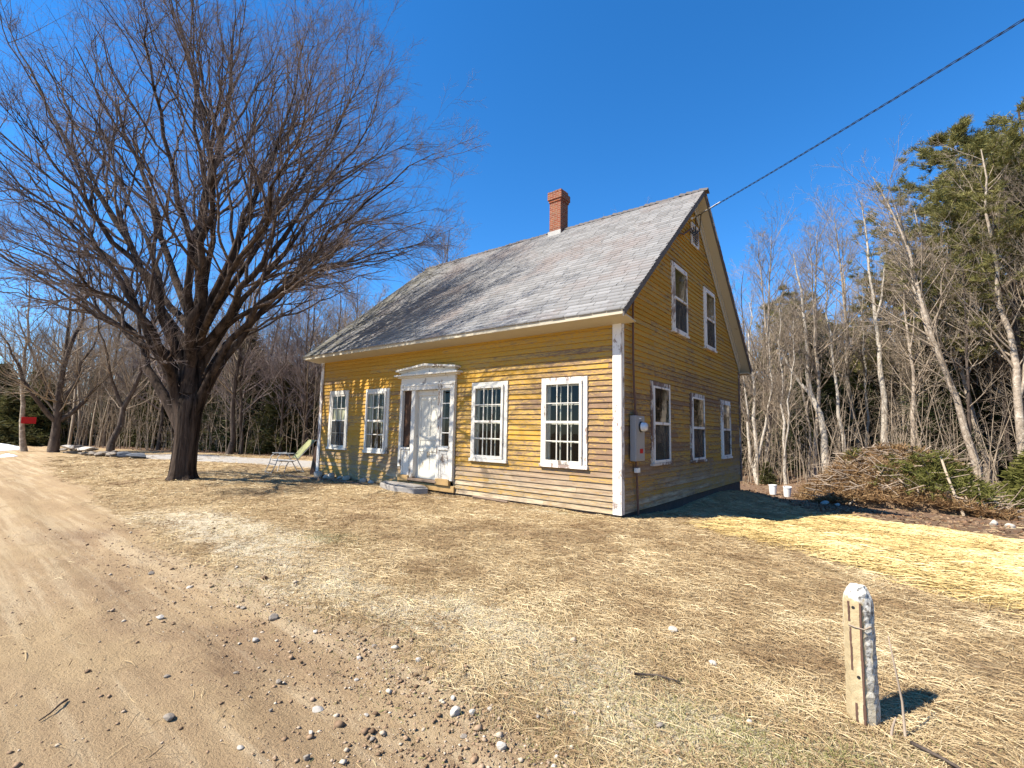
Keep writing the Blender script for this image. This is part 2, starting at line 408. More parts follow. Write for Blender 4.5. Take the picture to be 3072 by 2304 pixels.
# big maple limbs: base radius and control points in metres from the foot of the trunk
LIMBS = [
    (0.17, [(-0.18,-0.14,1.56),(-0.88,-0.43,2.43),(-1.68,-0.76,3.34),(-2.8,-1.32,4.36),(-4.07,-1.99,5.43),(-5.37,-2.68,6.26),(-6.96,-3.58,7.14)]),
    (0.17, [(-0.13,-0.11,1.87),(-0.32,-0.57,3.19),(-0.44,-1.03,4.23),(-0.8,-1.7,5.22),(-1.19,-2.41,6.05),(-1.62,-3.15,6.72),(-2.19,-4.02,7.46)]),
    (0.17, [(-0.11,-0.09,1.99),(-0.24,-0.4,3.45),(-0.46,-0.82,4.77),(-0.84,-1.38,6.07),(-1.39,-2.07,7.34),(-1.92,-2.77,8.59),(-2.49,-3.49,9.94)]),
    (0.15, [(-0.09,-0.07,2.12),(-0.9,-0.09,3.82),(-1.83,-0.11,5.72),(-2.97,-0.26,7.82),(-4.42,-0.63,10.3),(-6.09,-1.15,13.03),(-7.87,-1.75,16.03)]),
    (0.16, [(-0.03,-0.03,2.24),(0.22,-0.25,3.8),(0.54,-0.49,5.3),(0.82,-0.78,6.84),(1.0,-1.17,8.43),(1.19,-1.56,9.8),(1.44,-1.92,11.2)]),
    (0.20, [(0.02,0.01,2.24),(-0.11,0.09,3.9),(-0.24,0.19,5.5),(-0.39,0.28,7.33),(-0.47,0.44,9.4),(-0.57,0.59,11.73),(-0.7,0.72,14.34)]),
    (0.16, [(0.06,0.05,2.24),(-0.37,0.41,3.85),(-0.82,0.88,5.52),(-1.22,1.42,7.52),(-1.48,2.09,9.76),(-1.71,2.82,12.41),(-2.04,3.49,15.53)]),
    (0.16, [(0.12,0.09,2.12),(0.63,0.29,3.35),(1.28,0.55,4.57),(2.04,0.89,5.77),(2.84,1.26,7.07),(3.64,1.62,8.36),(4.43,1.97,9.81)]),
    (0.15, [(0.19,0.15,1.82),(0.24,0.54,3.04),(0.48,1.14,4.21),(0.86,1.87,5.34),(1.44,2.77,6.46),(2.2,3.82,7.44),(3.03,4.94,8.16)]),
    (0.14, [(0.18,0.14,2.0),(0.94,0.37,3.33),(1.94,0.73,4.57),(3.03,1.14,5.51),(4.15,1.56,6.34),(5.24,1.95,7.01),(6.35,2.33,7.62)]),
    (0.15, [(-0.07,-0.06,2.12),(0.41,-0.26,3.53),(1.06,-0.42,4.86),(1.74,-0.59,6.07),(2.27,-0.9,7.28),(2.94,-1.12,8.47),(3.62,-1.35,9.51)]),
    (0.14, [(-0.07,-0.05,2.06),(-1.26,-0.02,3.47),(-2.72,-0.06,5.03),(-4.19,-0.04,6.81),(-6.02,-0.27,8.99),(-8.26,-0.79,11.62),(-10.49,-1.27,14.17)]),
    (0.13, [(-0.02,-0.02,2.12),(0.65,-0.12,3.41),(1.63,-0.08,4.61),(2.84,0.1,5.58),(3.94,0.17,6.44),(4.93,0.14,7.28),(5.82,0.01,7.98)]),
    (0.13, [(-0.15,-0.12,1.87),(-0.02,-0.55,2.92),(0.12,-1.04,3.73),(0.08,-1.72,4.3),(0.03,-2.42,4.75),(0.16,-3.0,4.99),(0.31,-3.58,4.98)]),
    (0.12, [(0.04,0.03,1.87),(-0.6,0.5,2.96),(-0.99,1.31,3.92),(-1.34,2.21,5.02),(-1.39,3.39,6.42),(-1.45,4.59,7.45),(-1.26,6.01,8.3)]),
    (0.11, [(-0.24,-0.19,1.74),(-1.06,-0.66,2.73),(-2.03,-1.22,3.75),(-3.12,-1.87,4.55),(-4.24,-2.53,5.18),(-5.38,-3.2,5.69),(-6.44,-3.81,6.15)]),
    (0.13, [(-0.14,-0.11,1.99),(-0.82,-0.7,3.71),(-1.65,-1.42,5.21),(-2.69,-2.3,6.59),(-3.71,-3.17,7.72),(-4.63,-3.97,8.73),(-5.21,-4.49,9.35)]),
    (0.13, [(-0.11,-0.09,2.12),(-1.05,-0.47,4.29),(-2.2,-0.98,6.38),(-3.54,-1.6,8.48),(-5.07,-2.37,10.74),(-6.57,-3.1,13.01),(-7.89,-3.68,15.12)]),
    (0.13, [(0.03,0.03,2.24),(0.25,0.04,4.1),(0.45,0.02,6.09),(0.4,-0.22,8.09),(0.25,-0.53,9.97),(0.27,-0.72,11.72),(0.38,-0.85,13.61)]),
    (0.13, [(0.09,0.07,2.24),(0.17,0.31,4.16),(0.33,0.64,6.05),(0.51,1.0,7.91),(0.81,1.45,9.86),(0.97,1.81,11.77),(1.03,2.09,13.76)]),
    (0.11, [(0.18,0.14,2.0),(0.7,0.56,3.63),(1.41,1.12,4.93),(2.46,1.94,5.73),(3.44,2.71,6.28),(4.32,3.41,6.57),(5.11,4.03,6.98)]),
    (0.12, [(0.16,0.13,2.12),(0.44,0.52,3.91),(0.97,1.14,5.67),(1.64,1.89,7.25),(2.36,2.68,8.61),(3.13,3.51,9.75),(3.73,4.22,10.33)]),
    (0.12, [(0.14,0.11,2.12),(0.09,0.51,4.21),(0.26,1.16,6.22),(0.59,1.95,8.13),(0.97,2.8,10.35),(1.18,3.54,12.42),(1.21,4.14,14.13)]),
]

# ------------------------------------------------------------------ terrain
YL = [-60, -9, -6, -4, 0, 8, 20, 40, 90]; ZL = [-.2, -.2, -.17, -.10, -.10, -.12, -.2, -.1, .3]
YR = [-60, -8.4, -6.1, -4.5, -2, 0, 2.65, 5, 7.2, 9.5, 11.2, 14, 16, 20, 24, 32, 60]
ZR = [-.2, -.2, -.15, -.08, -.08, -.11, -.29, -.40, -.52, -.76, -.97, -1.0, -1.0, -.62, -.35, -.2, .2]
EX = [-400, -60, -38, -20, -9, -4, 1, 2.5, 4, 10, 60, 400]; EY = [2, -.8, -2.4, -4.9, -5.7, -6.05, -5.85, -6.1, -6.5, -6.8, -7, -7]

def road_dist(x, y):
    return y - np.interp(x, EX, EY) + .55 * fbm(x * .9, y * .9, 11) + .25 * fbm(x * 4, y * 4, 12)

def ground_z(x, y):
    x = np.asarray(x, float); y = np.asarray(y, float)
    wr = sstep(-10, -1, x)
    z = np.interp(y, YL, ZL) * (1 - wr) + np.interp(y, YR, ZR) * wr
    z = z - .55 * sstep(17, 20, y) * (1 - sstep(-1.5, 1.5, x)) * wr * (1 - sstep(24, 34, y))
    z = z + .14 * np.exp(-((x + 10.6) ** 2 + (y + 3.8) ** 2) / 4.5)
    z = z + .34 * np.exp(-(np.maximum(x, 0) / 1.3) ** 2) * sstep(2, 8, y) * (1 - sstep(9.5, 13, y)) * wr
    d = road_dist(x, y)
    rd = sstep(.1, -.4, d)
    yard = 1 - rd
    z = z + yard * (.10 * fbm(x * .5, y * .5, 3) + .035 * fbm(x * 3, y * 3, 4))
    rut = lambda c, w: np.exp(-((d - c) / w) ** 2)
    z = z + rd * (.032 * fbm(x * .35, y * 3.6, 5) + .018 * fbm(x * 5, y * 9, 6) - .02 * rut(-.8, .2) - .02 * rut(-2.4, .22) + .012 * rut(-1.2, .15) + .012 * rut(-.35, .15))
    near = np.exp(-((x - 2) ** 2 + (y + 6) ** 2) / 60.)
    edge = np.exp(-((d) / .45) ** 2)
    z = z + near * (.05 * edge * (fbm(x * 6, y * 6, 8) + .12) + .030 * fbm(x * 16, y * 16, 9) * sstep(.9, -.1, d) * sstep(-2.2, -.3, d) + .010 * fbm(x * 16, y * 16, 9))
    # tyre tread pressed into the soft shoulder
    tr = np.exp(-((d + .62) / .13) ** 2) * sstep(-1.6, -.4, x) * sstep(3.2, 1.6, x)
    z = z + tr * .006 * np.sin((x * .95 + y * .3) * 95)
    return z

def masks(x, y):
    d = road_dist(x, y)
    m = {}
    m['road'] = sstep(.12, -.3, d)
    patch = fbm(x * .8, y * .8, 21, 5)
    band = np.exp(-((d - .5) / .62) ** 2) * sstep(-9, -5, x) * sstep(6.5, 4.5, x)
    corner = np.exp(-(((x - 3.3) / 1.0) ** 2 + ((y + 5.6) / .55) ** 2))
    stray = np.maximum(np.exp(-(((x + 4.4) / 3.6) ** 2 + ((y + 5.0) / .7) ** 2)) * .85, np.exp(-((y + .5) / .28) ** 2) * sstep(-5.2, -4.2, x) * sstep(.2, -1.2, x) * .8)
    m['white'] = np.clip((np.maximum(np.maximum(band, corner), stray)) * (.85 + 2.4 * patch), 0, 1)
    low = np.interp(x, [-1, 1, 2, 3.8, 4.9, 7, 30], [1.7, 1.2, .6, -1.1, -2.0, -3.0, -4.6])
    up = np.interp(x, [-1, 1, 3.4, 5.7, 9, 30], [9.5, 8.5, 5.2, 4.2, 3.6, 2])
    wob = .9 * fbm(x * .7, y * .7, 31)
    outside_shadow = sstep(-.35, .2, x - np.where(y > 2.4, 2.15 + .23 * (y - 2.65), .9 + .3 * y))  # straw cut away along the house's cast shadow, so that ground is coloured darker
    m['straw'] = outside_shadow * sstep(-.9, 1.3, y - low + 1.3 * wob + .8 * fbm(x * 2.5, y * 2.5, 36)) * sstep(.4, -.4, y - up + wob) * sstep(-.6, .4, x)
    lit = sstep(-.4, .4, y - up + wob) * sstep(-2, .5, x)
    back = sstep(10, 13, y) * sstep(-14, -9, x)
    wood_l = np.interp(x, [-400, -60, -44, -31, -24, -20, -12, -9], [-8, -6, -3.4, .2, 2.6, 5.4, 9, 11])
    left = sstep(-.6, .6, y - wood_l + 2 * wob) * sstep(-8, -12, x)
    south = sstep(-14.5, -16, y)
    m['litter'] = np.clip(np.maximum.reduce([lit, back, left, south]), 0, 1)
    # gravel drive that turns in behind the maple
    px, py = x + 24., y + .2
    t = np.clip((px * 14 + py * 4.2) / (14 ** 2 + 4.2 ** 2), 0, 1.35)
    dd = np.hypot(px - 14 * t, py - 4.2 * t)
    m['gravel'] = sstep(2.0, 1.3, dd + wob)
    m['damp'] = np.exp(-((d + .75) / .65) ** 2) * sstep(-9, -4, x) * np.clip(.75 + 2 * fbm(x * .7, y * 1.5, 44), 0, 1)
    m['moss'] = np.clip(np.exp(-(((x - 3.55) / .9) ** 2 + ((y + 5.65) / .42) ** 2)) * 1.15 + .85 * np.exp(-(((x + 2.5) / .9) ** 2 + ((y + 4.5) / .4) ** 2)) + .6 * np.exp(-(((x + 1.2) / 1.2) ** 2 + ((y + .35) / .25) ** 2)), 0, 1) * np.clip(.9 + 2.5 * fbm(x * 3, y * 3, 41), 0, 1)
    return m

def axis(a, b, step, lo, hi, g=1.07):
    up = [b]; s = step
    while up[-1] < hi: s *= g; up.append(up[-1] + s)
    dn = [a]; s = step
    while dn[-1] > lo: s *= g; dn.append(dn[-1] - s)
    return np.array(dn[::-1] + list(np.arange(a + step, b, step)) + up)

gx = axis(-4.0, 5.6, .045, -420, 420); gy = axis(-8.3, -3.0, .04, -420, 420)
GX, GY = np.meshgrid(gx, gy)
GZ = ground_z(GX, GY)
mk = masks(GX, GY)
nx, ny = len(gx), len(gy)
allV = np.stack([GX, GY, GZ], -1).reshape(-1, 3)
idx = np.arange(nx * ny).reshape(ny, nx)
FQ = np.stack([idx[:-1, :-1], idx[:-1, 1:], idx[1:, 1:], idx[1:, :-1]], -1).reshape(-1, 4)
def facemask(a): return a.reshape(-1)[FQ].mean(axis=1)
is_road = facemask(mk['road']) > .5
is_drive = (facemask(mk['gravel']) > .5) & ~is_road
for nm, sel in (('ground', ~is_road & ~is_drive), ('road', is_road), ('driveway', is_drive)):
    F = FQ[sel]; used = np.unique(F); remap = np.full(len(allV), -1); remap[used] = np.arange(len(used))
    me = np_mesh(nm, allV[used], remap[F], MAT['ground'], True, {k: v.reshape(-1)[used] for k, v in mk.items()})
    tag(link(nm, me), kind='structure')

# ------------------------------------------------------------------ the house
WX, DY = -10.69, 9.375            # front-left corner and depth
EAVE_Y, EAVE_Z, RIDGE_Y, RIDGE_Z = -.531, 3.755, 4.62, 8.19
BACK_Y = 2 * RIDGE_Y - EAVE_Y
SL = (RIDGE_Z - EAVE_Z) / (RIDGE_Y - EAVE_Y)
house = tag(empty('farmhouse', (0, 0, 0)), 'old yellow clapboard farmhouse with peeling paint, steep grey shingle roof and white pedimented doorway', 'house')

def clap_wall(P, a0, a1, ztop, openings, seed, gable=False, z0=-.06, e=.112, wobble=.004):
    rg = np.random.default_rng(seed)
    V = []; F = []; A = []
    n = int(math.ceil((ztop - z0) / e))
    for i in range(n):
        zl = z0 + i * e; zh = min(zl + e, ztop)
        cuts = sorted({zl, zh} | {q for o in openings for q in (o[2], o[3]) if zl < q < zh})
        joints = []; s = a0 + rg.uniform(.8, 3.6)
        while s < a1: joints.append(s); s += rg.uniform(2.2, 4.2)
        tone = rg.random(len(joints) + 1); drop = rg.normal(0, .0022, len(joints) + 1)
        for za, zb in zip(cuts[:-1], cuts[1:]):
            lo, hi = a0, a1
            if gable:
                zz = (za + zb) / 2
                if zz > 4.02: lo = a0 + (zz - 4.02) / SL; hi = a1 - (zz - 4.02) / SL
                if hi - lo < .05: continue
            segs = [(lo, hi)]
            for o in openings:
                if o[2] <= za + 1e-6 and o[3] >= zb - 1e-6:
                    ns = []
                    for p, q in segs:
                        if o[0] > p: ns.append((p, min(q, o[0])))
                        if o[1] < q: ns.append((max(p, o[1]), q))
                    segs = [(p, q) for p, q in ns if q - p > .004]
            for p, q in segs:
                br = [p] + [j for j in joints if p + .05 < j < q - .05] + [q]
                for b0, b1 in zip(br[:-1], br[1:]):
                    bi = sum(1 for j in joints if j <= b0 + 1e-4)
                    st = np.linspace(b0 + (.0015 if b0 in joints else 0), b1 - (.0015 if b1 in joints else 0), max(2, int((b1 - b0) / .35) + 1))
                    wz = wobble * 2 * fbm(st * .9, np.full_like(st, i * 1.7), seed) + drop[bi]
                    wd = .004 * 2 * fbm(st * 1.3, np.full_like(st, i * 2.3), seed + 5)
                    for za_, zb_, da, db in ((za, zb, -.004 - .028 * (za - zl) / e, -.004 - .028 * (zb - zl) / e),) + (((zl, zl, -.038, -.004),) if za == zl else ()):
                        k = len(V)
                        for ss, w_, d_ in zip(st, wz, wd):
                            low_w = w_ if za_ == zl else 0; top_w = w_ if zb_ == zl else 0
                            V.append(P(ss, da + (d_ if da > -.03 else 0), za_ + low_w)); V.append(P(ss, db + (d_ if db > -.03 and db > -.02 else 0), zb_ + top_w)); A += [tone[bi]] * 2
                        for j in range(len(st) - 1): F.append((k + 2 * j, k + 2 * j + 2, k + 2 * j + 3, k + 2 * j + 1))
    return np.array(V), np.array(F), np.array(A)

FW = {'w1': (-10.108, -9.073, .784, 2.623), 'w2': (-8.156, -7.058, .752, 2.609), 'w3': (-3.873, -2.765, .745, 2.605), 'w4': (-1.834, -.72, .737, 2.602)}
SW = {'s1': (1.48, 2.599, .785, 2.615), 's2': (4.077, 5.24, .75, 2.55), 's3': (6.948, 7.999, .745, 2.54), 'g1': (2.838, 3.954, 3.93, 5.70), 'g2': (5.429, 6.492, 3.915, 5.715)}
sh = lambda o, k=.06: (o[0] + k, o[1] - k, o[2] + k, o[3] - k)
DOOR = (-6.45, -4.45, .10, 2.9)
walls = (('wall', lambda s, d, z: (s, -d, z), WX + .10, -.10, 3.62, [sh(o) for o in FW.values()] + [DOOR], 1, False, .004),
         ('wall', lambda s, d, z: (d, s, z), .08, DY - .08, 8.05, [sh(o) for o in SW.values()] + [(4.42, 4.90, 6.68, 7.18)], 2, True, .010),
         ('wall', lambda s, d, z: (WX - d, s, z), .08, DY - .08, 8.05, [], 3, True, .004),
         ('wall', lambda s, d, z: (s, DY + d, z), WX + .08, -.08, 3.62, [], 4, False, .004))
for nm, P, a0, a1, zt, ops, sd, gb, wb in walls:
    V, F, A = clap_wall(P, a0, a1, zt, ops, sd, gb, wobble=wb)
    link(nm, np_mesh('clapboard_wall', V, F, MAT['clap'], False, {'board': A}), house)

# foundation, floors
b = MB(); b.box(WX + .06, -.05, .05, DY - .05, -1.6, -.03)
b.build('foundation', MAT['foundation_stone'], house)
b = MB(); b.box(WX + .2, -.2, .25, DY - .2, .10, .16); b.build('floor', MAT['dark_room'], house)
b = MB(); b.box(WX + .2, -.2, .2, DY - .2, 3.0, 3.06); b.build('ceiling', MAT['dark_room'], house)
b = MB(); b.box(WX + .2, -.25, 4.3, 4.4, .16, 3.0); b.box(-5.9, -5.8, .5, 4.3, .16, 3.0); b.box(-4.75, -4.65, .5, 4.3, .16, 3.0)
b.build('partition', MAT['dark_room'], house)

# corner boards
def corner(x0, x1, y0, y1, sx, name='corner_board', mat='white_peeling'):
    b = MB()
    b.box(x0, x1, -.018, .012, -.06, 3.60); b.box(sx - .018, sx + .016, .012, .115, -.06, 3.60 if sx < -1 else 4.0)
    return b.build(name, MAT[mat], house)
corner(-.165, .016, 0, 0, 0)
corner(WX - .016, WX + .13, 0, 0, WX)
b = MB(); b.box(-.018, .016, DY - .13, DY + .016, -.06, 3.62); b.box(-.13, -.018, DY - .018, DY + .016, -.06, 3.62); b.build('corner_board', MAT['mauve_peeling'], house)
b = MB(); b.box(WX - .016, WX + .1, DY - .1, DY + .016, -.06, 3.62); b.build('corner_board', MAT['white_peeling'], house)

# eaves
b = MB()
b.prism([(WX - .27, -.515, 3.645), (WX - .27, -.515, 3.735), (WX - .27, -.488, 3.76), (WX - .27, -.488, 3.645)], (11.26, 0, 0))
b.prism([(WX - .27, -.488, 3.645), (WX - .27, -.488, 3.67), (WX - .27, .03, 3.605), (WX - .27, .03, 3.58)], (11.26, 0, 0))
b.build('eave_cornice', MAT['cream_paint'], house)
b = MB()
b.box(WX - .27, .29, BACK_Y - .03, BACK_Y - .005, 3.58, 3.74); b.box(WX - .27, .29, DY - .02, BACK_Y - .03, 3.60, 3.63)
b.build('eave_cornice', MAT['cream_paint'], house)

# roof: deck, soffits and overlapping shingle tabs
RX0, RX1 = -10.976, .313
roofm = MB()
th = .13
for ys, ye in ((EAVE_Y, RIDGE_Y), (BACK_Y, RIDGE_Y)):
    dy = .02 if ye > ys else -.02
    roofm.prism([(RX0 + .015, ys, EAVE_Z - .02), (RX0 + .015, ye, RIDGE_Z - .02), (RX0 + .015, ye, RIDGE_Z - .02 - th), (RX0 + .015, ys, EAVE_Z - .02 - .10)], (RX1 - RX0 - .03, 0, 0))
roof = roofm.build('roof', MAT['cream_paint'], house)
def shingles(front, seed):
    rg = np.random.default_rng(seed); V = []; F = []; A = []
    L = math.hypot(RIDGE_Y - EAVE_Y, RIDGE_Z - EAVE_Z); e = .155; n = int(L / e)
    cy, cz = (RIDGE_Y - EAVE_Y) / L, (RIDGE_Z - EAVE_Z) / L
    y0, sg = (EAVE_Y, 1) if front else (BACK_Y, -1)
    def pt(x, t, h):
        sag = .014 * 2 * fbm(np.array([x * .45]), np.array([t * .5]), seed)[0] + .012
        return (x, y0 + sg * (cy * t - cz * (h + sag)), EAVE_Z - .02 + cz * t + cy * (h + sag))
    for i in range(n + 1):
        t0 = i * e - .03; t1 = min(t0 + e + .02, L)
        x = RX0 - rg.uniform(0, .3)
        while x < RX1:
            w = .305 * rg.uniform(.97, 1.03); xa = max(x + .004, RX0 - .02 + rg.uniform(-.012, .012)); xb = min(x + w - .004, RX1 + .025)
            if xb - xa > .03:
                lift = .017 + abs(rg.normal(0, .004)); tone = rg.random(); k = len(V); dt = rg.normal(0, .003)
                V += [pt(xa, t0 + dt, lift), pt(xb, t0 + dt, lift), pt(xb, t1, .001), pt(xa, t1, .001), pt(xa, t0 + dt, -.012), pt(xb, t0 + dt, -.012)]
                F += [(k, k + 1, k + 2, k + 3), (k + 4, k + 5, k + 1, k)]; A += [tone] * 6
            x += w
    V = np.array(V); F = np.array(F)
    return np_mesh('shingle_course', V, F if front else F[:, ::-1], MAT['shingle'], False, {'board': A})
link('shingles', shingles(True, 51), roof)
link('shingles', shingles(False, 52), roof)
b = MB(); rg = random.Random(5); x = RX0 - .02
while x < RX1:
    h0 = .035 + rg.random() * .035; h1 = .012; w = .24; sp = .13
    yl, yr = RIDGE_Y - sp, RIDGE_Y + sp; zz = RIDGE_Z - sp * SL
    for (ys) in (yl, yr):
        a = (x, ys, zz + h0 * .9); c = (x, RIDGE_Y, RIDGE_Z + h0 + .01); d = (x + w, RIDGE_Y, RIDGE_Z + h1 + .01); f = (x + w, ys, zz + h1)
        b.quad(a, c, d, f)
        b.quad((x, ys, zz - .02), (x, RIDGE_Y, RIDGE_Z - .02), c, a)
    x += .155 + rg.random() * .03
b.build('ridge_cap', MAT['rake_grey'], roof)

# rake boards on the gable ends
def rake(x0, x1, front, d0, d1, name, mat, ends=(0, 0)):
    ys, ye = (EAVE_Y, RIDGE_Y) if front else (BACK_Y, RIDGE_Y)
    b = MB()
    b.prism([(x0, ys, EAVE_Z - d0), (x0, ye, RIDGE_Z - d0), (x0, ye, RIDGE_Z - d1), (x0, ys, EAVE_Z - d1)], (x1 - x0, 0, 0))
    return b.build(name, MAT[mat], roof)
rake(.29, .322, True, .0, .165, 'rake_board', 'rake_grey')
rake(.29, .322, False, .0, .15, 'rake_board', 'rake_grey')
rake(.325, .337, False, .01, .07, 'drip_edge', 'mauve_peeling')
rake(RX0 - .01, RX0 + .022, True, .01, .15, 'rake_board', 'rake_grey')
rake(RX0 - .01, RX0 + .022, False, .01, .15, 'rake_board', 'rake_grey')
def frieze(front):
    ya, yb = (-.02, RIDGE_Y) if front else (DY + .02, RIDGE_Y)
    g = lambda y: 3.755 + SL * ((y - EAVE_Y) if front else (BACK_Y - y))
    b = MB()
    for lo, hi, xx in ((.16, .30, .055), (.30, .46, .022)):
        b.prism([(0, ya, g(ya) - lo), (0, yb, g(yb) - lo), (0, yb, g(yb) - hi), (0, ya, g(ya) - hi)], (xx, 0, 0))
    return b.build('frieze_board', MAT['cream_paint' if not front else 'rake_grey'], roof)
frieze(False); 
b = MB(); g = lambda y: 3.755 + SL * (y - EAVE_Y)
b.prism([(0, -.02, g(-.02) - .16), (0, RIDGE_Y, g(RIDGE_Y) - .16), (0, RIDGE_Y, g(RIDGE_Y) - .26), (0, -.02, g(-.02) - .26)], (.022, 0, 0))
b.build('frieze_board', MAT['rake_grey'], roof)

# chimney
b = MB()
b.box(-4.64, -4.20, 4.37, 4.83, 7.6, 9.12); b.box(-4.665, -4.175, 4.345, 4.855, 9.12, 9.20); b.box(-4.695, -4.145, 4.315, 4.885, 9.20, 9.42)
rg = random.Random(3)
xs = [-4.695, -4.60, -4.50, -4.40, -4.30, -4.145]
for i in range(5):
    for j, (ya, yb) in enumerate(((4.315, 4.43), (4.77, 4.885))):
        if rg.random() < .75: b.box(xs[i] + .004, xs[i + 1] - .004, ya, yb, 9.42, 9.475 + rg.random() * .02)
for ya, yb in ((4.44, 4.53), (4.54, 4.65), (4.66, 4.76)):
    b.box(-4.24, -4.15, ya, yb, 9.42, 9.475 + rg.random() * .03)
ch = b.build('chimney', MAT['brick'], house, bevel=.006)
b = MB(); b.box(-4.67, -4.17, 4.33, 4.37, 7.83, 8.10); b.build('flashing', MAT['bare_metal'], ch)

# ---------------- windows
def front_window(o, style, parent):
    x0, x1, z0, z1 = o
    cm = MAT['white_peeling' if style == 4 else 'white_paint']
    b = MB()
    b.box(x0, x0 + .115, -.018, .03, z0 + .07, z1); b.box(x1 - .115, x1, -.018, .03, z0 + .07, z1)
    b.box(x0 + .115, x1 - .115, -.018, .03, z1 - .125, z1); b.box(x0 - .02, x1 + .02, -.05, .03, z0, z0 + .07)
    for xa in (x0 + .10, x1 - .115): b.box(xa, xa + .015, .03, .16, z0 + .07, z1 - .11)
    b.box(x0 + .115, x1 - .115, .03, .16, z1 - .125, z1 - .11); b.box(x0 + .115, x1 - .115, .03, .16, z0 + .055, z0 + .07)
    w = b.build('window', cm, parent, bevel=.004)
    ix0, ix1, iz0, iz1 = x0 + .085, x1 - .105, z0 + .072, z1 - .085
    def sash(ya, yb, xa, xb, za, zb, nm, cols=3, rows=4, fr=.062, mun=.021, mat='white_paint'):
        b = MB()
        b.box(xa, xa + fr, ya, yb, za, zb); b.box(xb - fr, xb, ya, yb, za, zb)
        b.box(xa + fr, xb - fr, ya, yb, za, za + fr * 1.25); b.box(xa + fr, xb - fr, ya, yb, zb - fr, zb)
        gx0, gx1, gz0, gz1 = xa + fr, xb - fr, za + fr * 1.25, zb - fr
        for i in range(1, cols):
            c = gx0 + (gx1 - gx0) * i / cols; b.box(c - mun / 2, c + mun / 2, ya + .008, yb - .006, gz0, gz1)
        for j in range(1, rows):
            c = gz0 + (gz1 - gz0) * j / rows; hw = .026 if (j * 2 == rows) else mun / 2
            b.box(gx0, gx1, ya + (.006 if hw < .02 else .003), yb - .004, c - hw, c + hw)
        return b.build(nm, MAT[mat], w, bevel=.002), (gx0, gx1, gz0, gz1)
    if style in (2, 3, 4):
        s, g = sash(-.055, -.012, ix0, ix1, iz0, iz1, 'storm_sash')
        sash(.07, .11, x0 + .115, x1 - .115, z0 + .07, z1 - .125, 'inner_sash', fr=.05)
        b = MB(); b.quad((g[0] + .001, -.028, g[2]), (g[1], -.028, g[2]), (g[1], -.028, g[3]), (g[0], -.028, g[3])); b.build('pane', MAT['low_reflect_glass'], w)
    else:
        s, g = sash(.0, .04, x0 + .116, x1 - .116, z0 + .072, z1 - .126, 'sash', fr=.05)
        b = MB(); b.quad((g[0], .02, g[2]), (g[1], .02, g[2]), (g[1], .02, g[3]), (g[0], .02, g[3])); b.build('pane', MAT['low_reflect_glass'], w)
        zm = (g[2] + g[3]) / 2; q = (g[3] - g[2]) / 4
        b = MB(); b.box(g[0], g[1], .045, .05, zm + .03, zm + q - .01)
        b.build('paper_blind', MAT['paper'], w)
        b = MB(); b.quad((g[0], -.004, g[2]), (g[1], -.004, g[2]), (g[1], -.004, zm), (g[0], -.004, zm)); b.build('insect_screen', MAT['screen'], w)
        b = MB(); b.box(x0 + .3, x0 + .62, -.075, -.02, z0 + .074, z0 + .14); b.build('sill_block', MAT['white_paint'], w, bevel=.004)
    return w
for k_, st in (('w1', 1), ('w2', 2), ('w3', 3), ('w4', 4)): front_window(FW[k_], st, house)

def side_window(o, raised, parent):
    y0, y1, z0, z1 = o
    c = .10
    b = MB()
    b.box(-.03, .02, y0, y0 + c, z0 + .06, z1); b.box(-.03, .02, y1 - c, y1, z0 + .06, z1)
    b.box(-.03, .02, y0 + c, y1 - c, z1 - .13, z1); b.box(-.03, .055, y0 - .02, y1 + .02, z0, z0 + .06)
    for ya in (y0 + c - .012, y1 - c): b.box(-.16, -.03, ya, ya + .012, z0 + .06, z1 - .12)
    w = b.build('window', MAT['mauve_peeling' if not raised else 'white_peeling'], parent, bevel=.004)
    ya, yb, za, zb = y0 + c - .025, y1 - c + .025, z0 + .062, z1 - .105
    zm = za + (zb - za) * .51
    b = MB(); f = .042
    b.box(.012, .048, ya, ya + f, za, zb); b.box(.012, .048, yb - f, yb, za, zb); b.box(.012, .048, ya + f, yb - f, za, za + .055); b.box(.012, .048, ya + f, yb - f, zb - f, zb)
    b.box(.010, .052, ya + f, yb - f, zm - .03, zm + .03)
    b.build('storm_sash', MAT['white_peeling'], w, bevel=.003)
    b = MB(); b.quad((.03, ya + f, zm), (.03, yb - f, zm), (.03, yb - f, zb - f), (.03, ya + f, zb - f)); b.build('pane', MAT['glass'], w)
    b = MB(); b.quad((.012, ya + f, za), (.012, yb - f, za), (.012, yb - f, zm), (.012, ya + f, zm)); b.build('pane', MAT['glass'], w)
    b = MB(); b.quad((.022, ya + f, za + .05), (.022, yb - f, za + .05), (.022, yb - f, zm - .03), (.022, ya + f, zm - .03)); b.build('insect_screen', MAT['screen'], w)
    b = MB(); b.box(-.10, -.06, ya + .02, ya + .07, za, zb); b.box(-.10, -.06, yb - .07, yb - .02, za, zb); b.box(-.10, -.06, ya + .07, yb - .07, zm - .02, zm + .02)
    b.build('inner_sash', MAT['white_paint'], w)
    if raised == 2:
        b = MB(); b.box(-.055, -.05, ya + .05, yb - .05, zb - .32, zb - .03); b.build('blind', MAT['white_plastic'], w)
    return w
for k_, rs in (('s1', 0), ('s2', 0), ('s3', 2), ('g1', 1), ('g2', 1)): side_window(SW[k_], rs, house)

